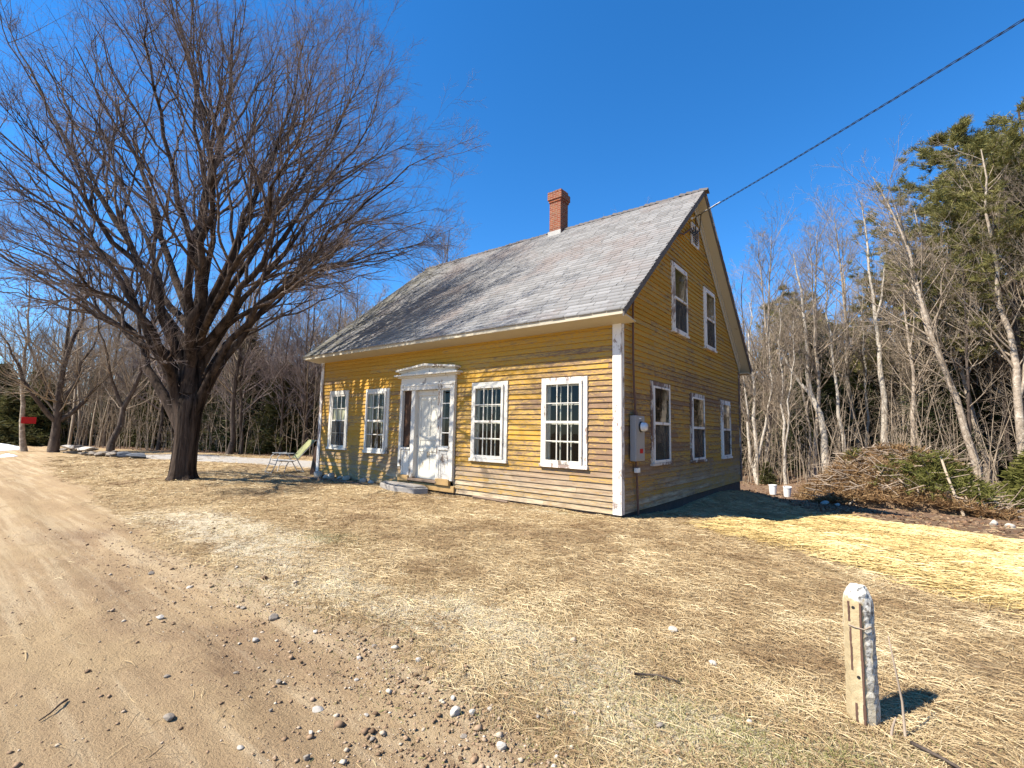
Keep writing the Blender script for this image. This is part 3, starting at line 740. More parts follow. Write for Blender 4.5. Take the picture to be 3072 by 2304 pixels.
# louvred vent high in the gable
b = MB(); y0, y1, z0, z1 = 4.36, 4.96, 6.62, 7.24
b.box(.0, .04, y0, y0 + .05, z0, z1); b.box(.0, .04, y1 - .05, y1, z0, z1); b.box(0, .04, y0 + .05, y1 - .05, z0, z0 + .05); b.box(0, .04, y0 + .05, y1 - .05, z1 - .05, z1)
vent = b.build('gable_vent', MAT['white_peeling'], house)
b = MB()
for i in range(8):
    z = z0 + .06 + i * .066; b.prism([(.03, y0 + .05, z), (-.02, y0 + .05, z + .05), (-.02, y0 + .05, z + .058), (.03, y0 + .05, z + .008)], (0, y1 - y0 - .1, 0))
b.box(-.06, -.05, y0 + .05, y1 - .05, z0, z1, 0)
b.build('louvre', MAT['white_peeling'], vent)

# ---------------- front door
b = MB()
b.box(-6.50, -6.40, -.07, .02, .46, 2.50); b.box(-4.56, -4.413, -.07, .02, .22, 2.50); b.box(-6.50, -4.413, -.07, .02, 2.50, 2.66)
b.box(-6.44, -4.47, -.085, -.07, 2.60, 2.64)
b.box(-6.50, -4.413, -.05, .02, 2.66, 2.84)
b.box(-6.05, -5.90, -.045, .14, .19, 2.50); b.box(-5.03, -4.92, -.045, .14, .19, 2.50)
b.box(-6.40, -6.05, -.03, .02, .25, .93); b.box(-4.92, -4.56, -.03, .02, .25, .96)
b.box(-5.90, -5.03, .06, .14, 2.36, 2.50)
b.box(-6.42, -6.04, -.075, .0, .93, .98); b.box(-4.94, -4.55, -.075, .0, .96, 1.02)
for xa, xb in ((-6.38, -6.33), (-6.12, -6.07), (-4.90, -4.85), (-4.63, -4.58)): b.box(xa, xb, -.042, -.03, .25, .93)
for xa, xb in ((-6.33, -6.12), (-4.85, -4.63)): b.box(xa, xb, -.042, -.03, .86, .93)
surround = b.build('door_surround', MAT['white_paint'], house, bevel=.004)
b = MB()
b.box(-6.60, -4.30, -.10, .02, 2.84, 2.88); b.box(-6.64, -4.22, -.20, .02, 2.88, 2.925)
b.prism([(-6.50, -.07, 2.925), (-4.40, -.07, 2.925), (-4.40, -.07, 3.04), (-5.45, -.07, 3.13), (-6.50, -.07, 3.04)], (0, .09, 0))
b.prism([(-6.60, -.19, 3.01), (-5.45, -.19, 3.115), (-5.45, -.19, 3.175), (-6.60, -.19, 3.06)], (0, .21, 0))
b.prism([(-5.45, -.19, 3.115), (-4.30, -.19, 3.01), (-4.30, -.19, 3.06), (-5.45, -.19, 3.175)], (0, .21, 0))
b.prism([(-6.54, -.12, 2.98), (-5.45, -.12, 3.085), (-5.45, -.12, 3.115), (-6.54, -.12, 3.01)], (0, .14, 0))
b.prism([(-5.45, -.12, 3.085), (-4.36, -.12, 2.98), (-4.36, -.12, 3.01), (-5.45, -.12, 3.115)], (0, .14, 0))
b.build('pediment', MAT['white_paint'], surround, bevel=.004)
b = MB(); b.box(-6.40, -6.05, .015, .03, .98, 2.50); b.build('boarded_sidelight', MAT['dark_panel'], surround)
b = MB(); xa, xb, za, zb = -4.92, -4.56, 1.02, 2.50
b.box(xa, xa + .05, -.02, .02, za, zb); b.box(xb - .05, xb, -.02, .02, za, zb); b.box(xa + .05, xb - .05, -.02, .02, za, za + .04); b.box(xa + .05, xb - .05, -.02, .02, zb - .04, zb)
for j in (1, 2, 3): z = za + (zb - za) * j / 4; b.box(xa + .05, xb - .05, -.015, .015, z - .012, z + .012)
b.build('sidelight', MAT['white_paint'], surround)
b = MB(); b.quad((xa + .05, 0, za), (xb - .05, 0, za), (xb - .05, 0, zb), (xa + .05, 0, zb)); b.build('pane', MAT['low_reflect_glass'], surround)
for xa, xb in ((-6.46, -6.03), (-4.98, -4.50)):
    b = MB(); b.box(xa, xb, -.10, -.01, .10, .25); b.build('plinth', MAT['yellow_sill'], surround, bevel=.008)
b = MB()
b.box(-5.90, -5.03, .10, .125, .19, 2.36)
X = [(-5.90, -5.79), (-5.52, -5.41), (-5.14, -5.03)]
b.box(*X[0], .085, .10, .19, 2.36); b.box(*X[2], .085, .10, .19, 2.36)
for za, zb in ((.19, .40), (.88, 1.0), (1.18, 1.30), (2.24, 2.36)): b.box(-5.79, -5.14, .086, .10, za, zb)
b.box(*X[1], .087, .10, .40, .88); b.box(*X[1], .087, .10, 1.30, 2.24)
b.build('door', MAT['door_white'], house, bevel=.006)
b = MB(); b.box(-6.04, -4.93, -.11, .14, .13, .185); b.build('threshold', MAT['old_wood'], house, bevel=.006)
b = MB(); b.box(-7.18, -4.36, -.045, .0, -.06, .095); b.build('sill_beam', MAT['yellow_sill'], house, bevel=.008)

# electric meter and conduit
b = MB(); b.box(.012, .135, .37, .805, .93, 1.82); meter = b.build('meter_box', MAT['meter_grey'], house, bevel=.008)
b = MB(); b.box(.135, .140, .40, .775, .96, 1.79); b.build('box_cover', MAT['meter_grey'], meter, bevel=.002)
b = MB()
prof = [(.105, 0.), (.105, .025), (.09, .03), (.085, .10), (.07, .125), (.0, .13)]
k = 24; n = 0; c = (.14, .60, 1.60)
for r_, h_ in prof:
    for i in range(k): a_ = 2 * math.pi * i / k; b.v.append((c[0] + h_, c[1] + r_ * math.cos(a_), c[2] + r_ * math.sin(a_)))
for j in range(len(prof) - 1):
    for i in range(k): b.f.append((j * k + i, j * k + (i + 1) % k, (j + 1) * k + (i + 1) % k, (j + 1) * k + i)); b.m.append(0 if j > 1 else 1)
b.build('meter_dial', [MAT['dial_glass'], MAT['black_plastic']], meter, smooth=True)
b = MB(); b.box(.140, .143, .55, .70, 1.08, 1.17); b.build('red_sticker', MAT['red_paint'], meter)
b = MB(); b.box(.140, .143, .52, .62, 1.755, 1.775); b.build('white_label', MAT['white_plastic'], meter)
b = MB()
path = [(.05, 4.25, 7.00), (.05, 3.6, 6.62)] + [(.045, y, 3.755 + SL * (y - EAVE_Y) - .34) for y in (3, 2, 1, .72)] + [(.045, .52, 4.25), (.045, .47, 4.0), (.045, .47, 3.0), (.045, .50, 2.4), (.045, .55, 2.05), (.045, .56, 1.82)]
b.tube(path, .022, 8); b.tube([(.045, .58, .93), (.045, .62, .55), (.045, .64, .25), (.05, .66, -.2)], .024, 8)
b.box(.02, .075, .53, .60, 1.82, 1.90)
b.build('conduit', MAT['conduit_brown'], house, smooth=False)
b = MB(); b.box(.02, .085, .54, .69, .70, .79); b.build('junction_box', MAT['white_plastic'], house, bevel=.004)

# ------------------------------------------------------------------ service wire
def wire_pt(t):
    return np.array([.12 + 22.3 * t, 4.42 - 15.95 * t, 7.38 - 1.50 * t + 2.1 * t * t])
b = MB(); ts = np.linspace(0, 1, 260)
for ph in (0, 2.1, 4.2):
    b.tube([wire_pt(t) + np.array([.012 * math.cos(ph + t * 230), .012 * math.cos(ph + t * 230), .014 * math.sin(ph + t * 230)]) for t in ts], .0055, 5)
w = b.build('overhead_wire', MAT['black_plastic'])
tag(w, 'black twisted service wire rising from the gable peak into the blue sky', 'wire')
b = MB()
b.tube([(.12, 4.42, 7.38), (.10, 4.5, 7.2), (.07, 4.55, 7.02), (.06, 4.4, 6.93), (.05, 4.25, 7.0)], .016, 6)
b.tube([(.30, 4.30, 7.36), (.16, 4.62, 7.05), (.07, 4.4, 6.86), (.05, 4.1, 6.9)], .014, 6)
b.build('connection_loop', MAT['black_plastic'], w)
b = MB(); b.tube([(.0, 4.40, 7.34), (.13, 4.42, 7.38)], .016, 6); b.lathe((.02, 4.40, 7.31), [(.0, 0), (.035, .01), (.035, .06), (0, .07)], 10)
b.tube([(.13, 4.42, 7.38), wire_pt(.035) + np.array([0, 0, .02])], .012, 5)
b.build('wire_bracket', MAT['white_plastic'], w)

# ------------------------------------------------------------------ concrete post
def post():
    root = tag(empty('concrete_post', (3.80, -4.93, float(ground_z(3.80, -4.93)) - .02), R(-14)), 'short weathered concrete marker post with whitened cap standing in the dry grass', 'post')
    b = MB(); rg = np.random.default_rng(4)
    h = .78; zs = list(np.linspace(-.1, .66, 26)) + [.695, .725, .745, .755]
    ring = []
    for z in zs:
        s = .072 - .007 * z / h; s *= 1 if z < .67 else 1 - ((z - .66) / .1) ** 2 * .55
        c = s * .44
        base = [(-c, -s), (0, -s), (c, -s), (s, -c), (s, 0), (s, c), (c, s), (0, s), (-c, s), (-s, c), (-s, 0), (-s, -c)]
        ring.append([(x + rg.normal(0, .0012) - (.012 * abs(rg.normal(0, .6)) if (i in (2, 3, 4)) else 0), y + rg.normal(0, .0012) + (.008 * abs(rg.normal(0, .5)) if i == 3 else 0), z + rg.normal(0, .002)) for i, (x, y) in enumerate(base)])
    k = 12
    for r_ in ring: b.v += r_
    for j in range(len(ring) - 1):
        for i in range(k): b.f.append((j * k + i, j * k + (i + 1) % k, (j + 1) * k + (i + 1) % k, (j + 1) * k + i)); b.m.append(0)
    b.f.append(tuple((len(ring) - 1) * k + i for i in range(k))); b.m.append(0)
    b.build('shaft', MAT['concrete'], root)
    def strip(x, z0, z1, w, y):
        n = 9
        for q in range(n):
            za = z0 + (z1 - z0) * q / n; zb = z0 + (z1 - z0) * (q + 1) / n
            b.box(x - w * rg.uniform(.6, 1.1), x + w * rg.uniform(.6, 1.1), y(za) - .0025, y(za) + .006, za, zb - .0005)
    yf = lambda z: -(.072 - .007 * z / h)
    for q in ((-.022, .30, .53, .0055), (-.026, .56, .67, .006), (-.008, .0, .13, .006), (.029, -.02, .67, .007)):
        b = MB(); strip(*q, yf); b.build('exposed_rebar', MAT['rust_brown'], root)
    for x, z in ((-.004, .64), (.008, .27)):
        b = MB(); b.tube([(x, yf(z) - .002, z), (x, yf(z) + .004, z)], .009, 10); b.build('dark_hole_disc', MAT['black_plastic'], root)  # black discs stand in for the shade inside small holes
    b = MB(); s = .071
    b.tube([(-.03, -s, .542), (0, -s - .002, .538), (.045, -s + .004, .536), (.075, -.03, .545), (.07, -.045, .555), (.05, -.07, .54)], .0035, 6)
    b.build('wire_tie', MAT['twig_wood'], root)
post()
def stick(name, label, pts, r, mat='twig_wood', rel=True):
    P = []
    for x, y, z in pts: P.append((x, y, (float(ground_z(x, y)) if rel else 0) + z))
    b = MB(); b.tube(P, list(np.linspace(r, r * .45, len(P))), 6)
    return tag(b.build(name, MAT[mat], smooth=True), label, 'twig' if 'twig' in name or 'stem' in name else 'stick')
stick('dry_stem', 'thin dry stem standing upright just right of the concrete post', [(3.98, -4.99, -.02), (3.975, -4.98, .18), (3.95, -4.98, .36), (3.93, -4.97, .50)], .007)
stick('dry_stem', 'short pale stub poking up at the right foot of the concrete post', [(3.915, -5.03, -.02), (3.93, -5.02, .06), (3.945, -5.02, .11)], .008)
stick('fallen_twig', 'dark twig lying on the dirt road in the lower left corner', [(.05, -7.66, .012), (.11, -7.70, .02), (.17, -7.75, .015), (.20, -7.80, .012)], .007, 'brown_bark')
stick('fallen_twig', 'long bent twig lying in the grass right of the concrete post', [(4.0, -5.06, .03), (4.12, -5.12, .03), (4.2, -5.17, .025), (4.3, -5.2, .02)], .010, 'brown_bark')
stick('fallen_twig', 'short dark twig on the pale chaff in the middle of the yard edge', [(2.62, -5.35, .03), (2.75, -5.28, .035), (2.88, -5.24, .03)], .008, 'brown_bark')

# ------------------------------------------------------------------ stones
def rock_mesh(name, seed, mat, flat=.7):
    rg = np.random.default_rng(seed)
    import bmesh
    bm = bmesh.new(); bmesh.ops.create_icosphere(bm, subdivisions=3, radius=1)
    me = bpy.data.meshes.new(name)
    cuts = [(Vector(rg.normal(size=3)).normalized(), rg.uniform(.55, .9)) for _ in range(9)]
    for v in bm.verts:
        for nrm, dd in cuts:
            q = v.co.dot(nrm)
            if q > dd: v.co -= nrm * (q - dd) * .92
        v.co += Vector(rg.normal(0, .012, 3))
        v.co.z *= flat
    bm.to_mesh(me); bm.free()
    me.materials.append(MAT[mat]); return me
RK = [rock_mesh('stone', 10 + i, 'stone_pale', f) for i, f in enumerate((.75, .6, .85, .55, .7))]
RG = [rock_mesh('stone', 30 + i, 'stone_grey', f) for i, f in enumerate((.6, .45, .75, .4))]
RB = [rock_mesh('stone', 50 + i, 'stone_blue', f) for i, f in enumerate((.6, .45))]
def stone(me, x, y, s, label, group=None, sink=.25, z=0, rz=None, sc=None, rx=0):
    o = bpy.data.objects.new('stone', me); COL.objects.link(o)
    o.scale = sc or (s, s * .8, s); o.rotation_euler = (rx, 0, random.uniform(0, 6.28) if rz is None else rz)
    zs = o.scale[2]
    o.location = (x, y, float(ground_z(x, y)) + zs * (.6 - sink) + z)
    return tag(o, label, 'stone', group)
stone(RK[0], 1.97, -6.32, .040, 'largest pale round stone at the edge of the dirt road, bottom centre')
stone(RK[2], 2.045, -6.26, .022, 'small stone touching the largest pale stone at the road edge')
stone(RK[1], 1.28, -6.76, .036, 'cream knobbly stone on the dark damp dirt left of the largest pale stone')
stone(RG[0], .75, -7.35, .032, 'grey stone on the dirt road near the bottom edge, left of centre')
stone(RK[3], -.96, -6.92, .040, 'pale flat stone lying alone far out on the road')
stone(RG[2], -.16, -6.34, .045, 'dark grey stone on the road shoulder below the maple shadow')
stone(RK[4], 2.59, -4.55, .038, 'white stone in the dry grass below the house corner, left one of two')
stone(RK[0], 2.97, -4.86, .030, 'white stone in the dry grass nearest the concrete post')
stone(RK[2], 2.36, -6.38, .030, 'pale angular stone close to the bottom edge, right of the road dirt')
PB = [(1.86, -6.23, .02), (2.09, -6.16, .016), (2.13, -6.42, .022), (.36, -6.26, .026), (1.66, -7.04, .02), (1.34, -6.05, .024), (2.92, -5.7, .03), (1.33, -7.21, .018), (.82, -6.77, .022), (1.0, -6.3, .02), (.1, -6.6, .03), (-.6, -6.4, .028), (1.55, -6.62, .016), (1.1, -6.95, .014), (2.35, -6.05, .02), (.5, -6.9, .02), (-1.6, -6.5, .03), (1.75, -6.72, .018), (2.5, -5.9, .018), (1.2, -6.45, .016), (.9, -6.1, .022), (2.0, -5.9, .02), (-2.4, -6.6, .035), (1.45, -6.9, .015), (2.2, -6.7, .016), (1.9, -6.95, .015), (.2, -7.2, .02), (3.3, -5.35, .02), (3.1, -5.9, .016), (1.62, -6.2, .016)]
for i, (x, y, s) in enumerate(PB):
    stone((RK + RG)[(i * 4) % 9], x, y, s, 'little stone among the pebbles scattered over the brown road dirt', 'pebbles scattered on the dirt road')

# stepping stone and stones at the footing
b = MB(); rg = np.random.default_rng(9)
top = [(-6.95, -.22), (-6.6, -.12), (-6.0, -.10), (-5.3, -.12), (-4.98, -.30), (-5.15, -.62), (-5.75, -.72), (-6.3, -.55), (-6.75, -.42)]
b.prism([(x, y, -.16) for x, y in top], (0, 0, .19)); b.prism([(x * .9 - .58, y * .75 - .07, .03) for x, y in top], (0, 0, .035))
tag(b.build('door_stone', MAT['step_stone'], bevel=.025), 'flat grey stone slab lying as a step below the front door', 'step')
for i, (x, y, s) in enumerate([(-10.3, -.16, .17), (-9.85, -.14, .13), (-9.5, -.18, .15), (-9.1, -.13, .11), (-8.75, -.15, .13), (-7.9, -.14, .12), (-7.5, -.16, .10)]):
    stone(RK[i % 5], x, y, s, 'whitish footing stone showing under the clapboards left of the front door', 'footing stones under the front wall', sink=.1)
k = 0
for lay, (n_, zz) in enumerate(((8, 0), (6, .17), (4, .34))):
    for i in range(n_):
        a = i * 2.4 + lay
        stone(RK[k % 5], -11.35 + .5 * math.cos(a) * (1 - lay * .25) - .1, 1.1 + .55 * math.sin(a) * (1 - lay * .25), .17, 'pale fieldstone in the rubble heap behind the patio chair', 'rubble heap at the house corner', z=zz); k += 1
b = MB()
for i in range(5): b.box(-.27 + i * .11, -.17 + i * .11, 0, .022, 0, .95 + .05 * (i % 2))
b.box(-.27, .27, .022, .045, .2, .28); b.box(-.27, .27, .022, .045, .66, .74)
o = b.build('wooden_panel', MAT['dark_panel'], loc=(-10.98, .12, -.14)); o.rotation_euler = (R(-9), 0, R(8))
tag(o, 'dark weathered board panel leaning at the left front corner of the house', 'panel')
for lab, (x, y, l, rz) in (('grey plank lying on the ground nearest the patio chair', (-10.2, -.62, 1.9, .12)), ('grey plank lying on the grass below the second window', (-8.3, -.5, 1.7, -.05))):
    b = MB(); b.box(-l / 2, l / 2, -.07, .07, 0, .03)
    o = b.build('fallen_plank', MAT['old_wood'], loc=(x, y, float(ground_z(x, y)) + .01), bevel=.004); o.rotation_euler = (.05, 0, rz); tag(o, lab, 'plank')
b = MB(); b.box(-.5, .5, -.03, .02, 0, .10)
o = b.build('fallen_plank', MAT['old_wood'], loc=(-3.1, -.12, -.13), bevel=.004); o.rotation_euler = (.5, .03, .03); tag(o, 'loose broken board at the foot of the wall under the third window', 'plank')

# ------------------------------------------------------------------ patio chair
def chair():
    # u runs from the back to the front of the seat, v across it
    root = tag(empty('patio_chair', (-12.2, -.05, float(ground_z(-12.2, -.05))), R(264)), 'old reclining patio chair with pale metal frame and green sling by the house corner', 'chair')
    root.scale = (1.05, 1.05, 1.05)
    fr = MB(); tb = lambda pts, r=.014: fr.tube(pts, r, 8)
    for v in (-.28, .28):
        tb([(.72, v, .0), (.60, v, .30), (.55, v, .52), (.45, v, .60), (.10, v, .62), (-.05, v, .60)])
        tb([(.50, v * .95, .38), (.05, v * .95, .36), (-.08, v * .95, .42), (-.62, v * .95, 1.02), (-.72, v * .95, 1.03)])
        tb([(.34, v, .0), (.28, v, .22), (.20, v, .37)]); tb([(-.30, v, .0), (-.12, v, .30), (.05, v, .60)])
    for u, z in ((.72, .02), (-.30, .02), (.50, .38), (-.70, 1.03), (.60, .28)): tb([(u, -.28, z), (u, .28, z)])
    fr.build('frame', MAT['bare_metal'], root, smooth=True)
    for v in (-.28, .28):
        b = MB(); b.box(.08, .52, v - .03, v + .03, .605, .628); b.build('armrest', MAT['white_plastic'], root, bevel=.006)
    b = MB(); b.prism([(.50, -.25, .40), (.04, -.25, .375), (.04, -.25, .385), (.50, -.25, .41)], (0, .5, 0)); b.build('seat', MAT['white_plastic'], root)
    b = MB(); b.prism([(-.10, -.25, .44), (-.35, -.25, .74), (-.62, -.25, 1.03), (-.61, -.25, 1.045), (-.34, -.25, .755), (-.09, -.25, .455)], (0, .5, 0)); b.build('backrest', MAT['sling_green'], root)
chair()

# ------------------------------------------------------------------ far left: stone wall, sign, snow
g = 'stones tumbled along the wood edge on the left'
rr = random.Random(2)
lab = 'grey fieldstone in the tumbled row at the wood edge beyond the big maple'
for i in range(44):
    t = i / 43; x = -28.9 + 5.2 * t + rr.uniform(-.2, .2); y = -3.15 + 1.0 * t + rr.uniform(-.25, .25)
    s = rr.uniform(.10, .22); stone(RG[i % 4], x, y, s, lab, g, z=rr.choice((0, 0, .13, .24)) * (1 - .5 * t), sc=(s * 1.5, s, s))
stone(RK[3], -27.9, -3.2, .5, 'big pale flat stone on top of the tumbled row left of the maple', sc=(.55, .35, .2), z=.26, rz=.5)
stone(RK[1], -26.3, -2.95, .45, 'long whitish slab tilted on the middle of the tumbled stone row', sc=(.5, .28, .16), z=.28, rz=.4, rx=.25)
stone(RB[0], -23.9, -2.0, .45, 'blue-grey boulder at the right end of the tumbled stone row', sc=(.45, .35, .28))
stone(RB[1], -22.9, -1.75, .45, 'dark slate-blue block lying flat beside the gravel drive', sc=(.55, .4, .3))
b = MB(); b.box(-.012, .012, -.28, .28, -.17, .17)
o = b.build('red_sign', MAT['red_paint'], loc=(-31.25, -4.42, 1.52), bevel=.006); o.rotation_euler = (0, 0, R(-6)); tag(o, 'plain red rectangular sign fixed to a tree trunk at the wood edge', 'sign')
def snow_mesh(name, rx, ry, h, seed):
    n = 40; th_ = np.linspace(0, 2 * math.pi, n, endpoint=False); V = [(0, 0, h)]; F = []
    for j, q in enumerate((.3, .55, .78, .93, 1.0)):
        rr_ = 1 + .5 * fbm(np.cos(th_) * 1.5 + 5, np.sin(th_) * 1.5, seed)
        hh = h * (1 - q ** 2.2) * (1 + .6 * fbm(np.cos(th_) * 3 * q, np.sin(th_) * 3 * q, seed + 2))
        for i in range(n): V.append((rx * q * rr_[i] * math.cos(th_[i]), ry * q * rr_[i] * math.sin(th_[i]), hh[i] - (.03 if q == 1 else 0)))
    m = bpy.data.meshes.new(name)
    F = [(0, 1 + i, 1 + (i + 1) % n) for i in range(n)]
    for j in range(4):
        for i in range(n): F.append((1 + j * n + i, 1 + (j + 1) * n + i, 1 + (j + 1) * n + (i + 1) % n, 1 + j * n + (i + 1) % n))
    m.from_pydata([tuple(map(float, p)) for p in V], [], F); m.materials.append(MAT['snow']); m.polygons.foreach_set('use_smooth', [True] * len(F)); return m
o = link('snow_patch', snow_mesh('snow_patch', 1.5, 2.2, .5, 61), loc=(-34.6, -5.9, -.2)); tag(o, 'melting bank of old snow at the far left end of the road', 'snow')
o = link('snow_patch', snow_mesh('snow_patch', .45, .35, .12, 66), loc=(-27.6, -5.35, float(ground_z(-27.6, -5.35)))); tag(o, 'small lone scrap of snow beside the road, left of the maple', 'snow')

# ------------------------------------------------------------------ pails by the brush pile
def pail(x, y, label, tilt=0):
    root = tag(empty('white_pail', (x, y, float(ground_z(x, y)) + .02), .4), label, 'pail'); root.rotation_euler = (tilt, 0, .4)
    b = MB(); b.lathe((0, 0, 0), [(0, .0), (.125, .0), (.15, .36), (.16, .36), (.16, .40), (.145, .40), (.12, .03), (0, .03)], 20); b.build('bucket', MAT['white_plastic'], root, smooth=False)
    b = MB(); b.tube([(.155 * math.cos(a), .155 * math.sin(a) * .35 - .1 * math.sin(a), .37 - .16 * math.sin(a)) for a in np.linspace(0, math.pi, 9)], .004, 5); b.build('handle', MAT['bare_metal'], root)
pail(.05, 14.5, 'left one of the two white plastic pails by the brush pile, standing upright')
pail(.62, 14.2, 'right one of the two white plastic pails, tilted, closest to the brush pile', .15)

# ------------------------------------------------------------------ trees
def spawn(P, Rr, n, t0, t1, ang, lf, rf, npts, up, wig, rg, rmin=.002, taper=.6, abs_len=None, thick=.013):
    M, N, _ = P.shape
    t = np.sort(rg.uniform(t0, t1, (M, n)), axis=1); f = t * (N - 1); i0 = np.minimum(f.astype(int), N - 2); fr = f - i0
    m = np.arange(M)[:, None]
    a, c = P[m, i0], P[m, i0 + 1]
    pos = a + (c - a) * fr[..., None]; T = c - a; T /= np.linalg.norm(T, axis=2, keepdims=True) + 1e-9
    rad = Rr[m, i0] * (1 - fr) + Rr[m, i0 + 1] * fr
    L = np.linalg.norm(np.diff(P, axis=1), axis=2).sum(1)[:, None]
    Lc = (L * lf if abs_len is None else abs_len) * (1 - taper * t) * rg.uniform(.65, 1.35, (M, n))
    v = rg.normal(size=(M, n, 3)); perp = v - (v * T).sum(-1, keepdims=True) * T; perp /= np.linalg.norm(perp, axis=2, keepdims=True) + 1e-9
    an = R(ang) * rg.uniform(.65, 1.35, (M, n, 1))
    D = np.cos(an) * T + np.sin(an) * perp
    s = np.linspace(0, 1, npts)
    W = np.cumsum(rg.normal(0, 1, (M, n, npts, 3)), axis=2); W -= W[:, :, :1]
    Q = pos[:, :, None, :] + Lc[:, :, None, None] * (s[None, None, :, None] * D[:, :, None, :] + wig * W / math.sqrt(npts))
    Q[..., 2] += Lc[:, :, None] * up * s[None, None, :] ** 2
    r0 = np.maximum(np.minimum(rad * rf, Lc * thick), rmin)
    RR = r0[:, :, None] * (1 - .72 * s[None, None, :])
    RR = np.maximum(RR, rmin * .7)
    return Q.reshape(-1, npts, 3), RR.reshape(-1, npts)

def merge(parts):
    VV = []; FF = []; n = 0
    for V, F in parts: VV.append(V); FF.append(F + n); n += len(V)
    return np.concatenate(VV), np.concatenate(FF)

def resample(pts, n):
    pts = np.array(pts, float); d = np.r_[0, np.cumsum(np.linalg.norm(np.diff(pts, axis=0), axis=1))]; d /= d[-1]
    s = np.linspace(0, 1, n); Q = np.stack([np.interp(s, d, pts[:, i]) for i in range(3)], 1)
    for _ in range(2): Q[1:-1] = .25 * Q[:-2] + .5 * Q[1:-1] + .25 * Q[2:]
    return Q

def maple():
    root = tag(empty('maple_tree', (-10.6, -3.8, .03)), 'huge bare spreading maple with thick dark trunk standing left of the house', 'tree')
    rg = np.random.default_rng(21)
    LP = []; LR = []
    for li, (rad, pts) in enumerate(LIMBS):
        if li in (2,) and False: continue
        rad *= .84 if li != 5 else 1.1
        if li in (10, 13): rad = .165
        if li in (2, 3, 4, 6, 7, 10, 11, 12) or li > 14:
            zz = 2.5 + .24 * ((li * 5) % 8); pts = [(-.04 * zz, .03 * zz, zz - .45), (-.04 * zz, .03 * zz, zz)] + [p for p in pts[1:] if p[2] > zz + .35]
        o = np.array([pts[1][0] - pts[0][0], pts[1][1] - pts[0][1]]); o /= np.hypot(*o) + .2
        Q = resample(([(o[0] * .10, o[1] * .10, 1.2), (o[0] * .17, o[1] * .17, min(1.7, pts[0][2] - .2))] if pts[0][2] < 2.23 else []) + [tuple(p) for p in pts], 18)
        W = np.cumsum(rg.normal(0, .095, (18, 3)), 0); W -= W[:1]; Q[4:] += (W[4:] - W[4]) * .9
        LP.append(Q); LR.append(rad * (1 - .985 * np.linspace(0, 1, 18) ** .8) * (1 + .15 * np.exp(-np.arange(18) / 2.2)) + .004)
    LP = np.array(LP); LR = np.array(LR)
    # trunk: fluted and flaring to the crotch
    zs = np.array([-.25, .0, .12, .3, .6, 1.0, 1.4, 1.75, 2.05, 2.35]); rs = np.array([.46, .37, .32, .295, .28, .27, .275, .285, .28, .18])
    k = 110; th_ = np.linspace(0, 2 * math.pi, k, endpoint=False); V = []; F = []
    Zs = np.linspace(-.25, 2.35, 70)
    for z in Zs:
        r_ = np.interp(z, zs, rs); fl = 1 + .06 * np.sin(th_ * 5 + z * .7) + .10 * fbm(np.cos(th_) * 2.2 + 9, np.sin(th_) * 2.2 + z * .8, 71) + .05 * fbm(np.cos(th_) * 9, np.sin(th_) * 9 + z * 1.5, 72) - .42 * np.maximum(0, .13 - np.abs(fbm(np.cos(th_) * 8 + 3, np.sin(th_) * 8 + z * 1.1, 74, 2))) + max(0, .25 - z) * .5 * np.sin(th_ * 4 + 1)
        V += [(r_ * f_ * math.cos(a) + .02 * z, r_ * f_ * math.sin(a) + .015 * z, z) for a, f_ in zip(th_, fl)]
    n = len(Zs)
    for j in range(n - 1):
        for i in range(k): F.append((j * k + i, j * k + (i + 1) % k, (j + 1) * k + (i + 1) % k, (j + 1) * k + i))
    link('trunk', np_mesh('maple_trunk', V, F, MAT['maple_bark'], True), root)
    link('limb', np_mesh('maple_limb', *tube_batch(LP, LR, 9), MAT['maple_bark'], True), root)
    A2, R2 = spawn(LP, LR, 15, .28, .98, 31, .42, .6, 10, .08, .06, rg, taper=.58, thick=.0125)
    B2_, BR2_ = spawn(LP, LR, 6, .80, 1., 20, 0, .9, 10, .10, .06, rg, .008, taper=.1, abs_len=1.2, thick=.009)
    A2 = np.concatenate([A2, B2_]); R2 = np.concatenate([R2, BR2_])
    # crown stays out of the roof and inside its real spread
    def keep(P, Rr):
        tip = P[:, -1]; w = tip + np.array([-10.6, -3.8, .03])
        ok = ~((w[:, 1] > -1.2) & (w[:, 2] < 5.2 + .86 * np.maximum(w[:, 1], 0)) & (w[:, 0] > -12))
        ok &= np.hypot(tip[:, 0], tip[:, 1]) < 9.2
        ok &= tip[:, 2] > 1.6
        return P[ok], Rr[ok]
    A2, R2 = keep(A2, R2)
    A3, R3 = spawn(A2, R2, 7, .2, .98, 36, .48, .6, 6, .07, .05, rg, .0034, taper=.45)
    A3, R3 = keep(A3, R3)
    A4, R4 = spawn(A3, R3, 8, .15, 1., 36, .48, .6, 4, .05, .07, rg, .0023, taper=.35)
    A5, R5 = spawn(A4, R4, 2, .2, 1., 38, .55, .7, 3, .04, .08, rg, .0016, taper=.3)
    S, RS = spawn(LP[:, :9], LR[:, :9], 5, .2, .8, 70, .05, .2, 4, .05, .18, rg, .004, abs_len=.5)
    link('branch', np_mesh('maple_branch', *merge([tube_batch(A2, R2, 5), tube_batch(A3, R3, 4)]), MAT['maple_branch'], True), root)
    link('twig', np_mesh('maple_twig', *merge([tube_batch(A4, R4, 3), tube_batch(A5, R5, 3), tube_batch(S, RS, 4)]), MAT['maple_twig'], False), root)
maple()

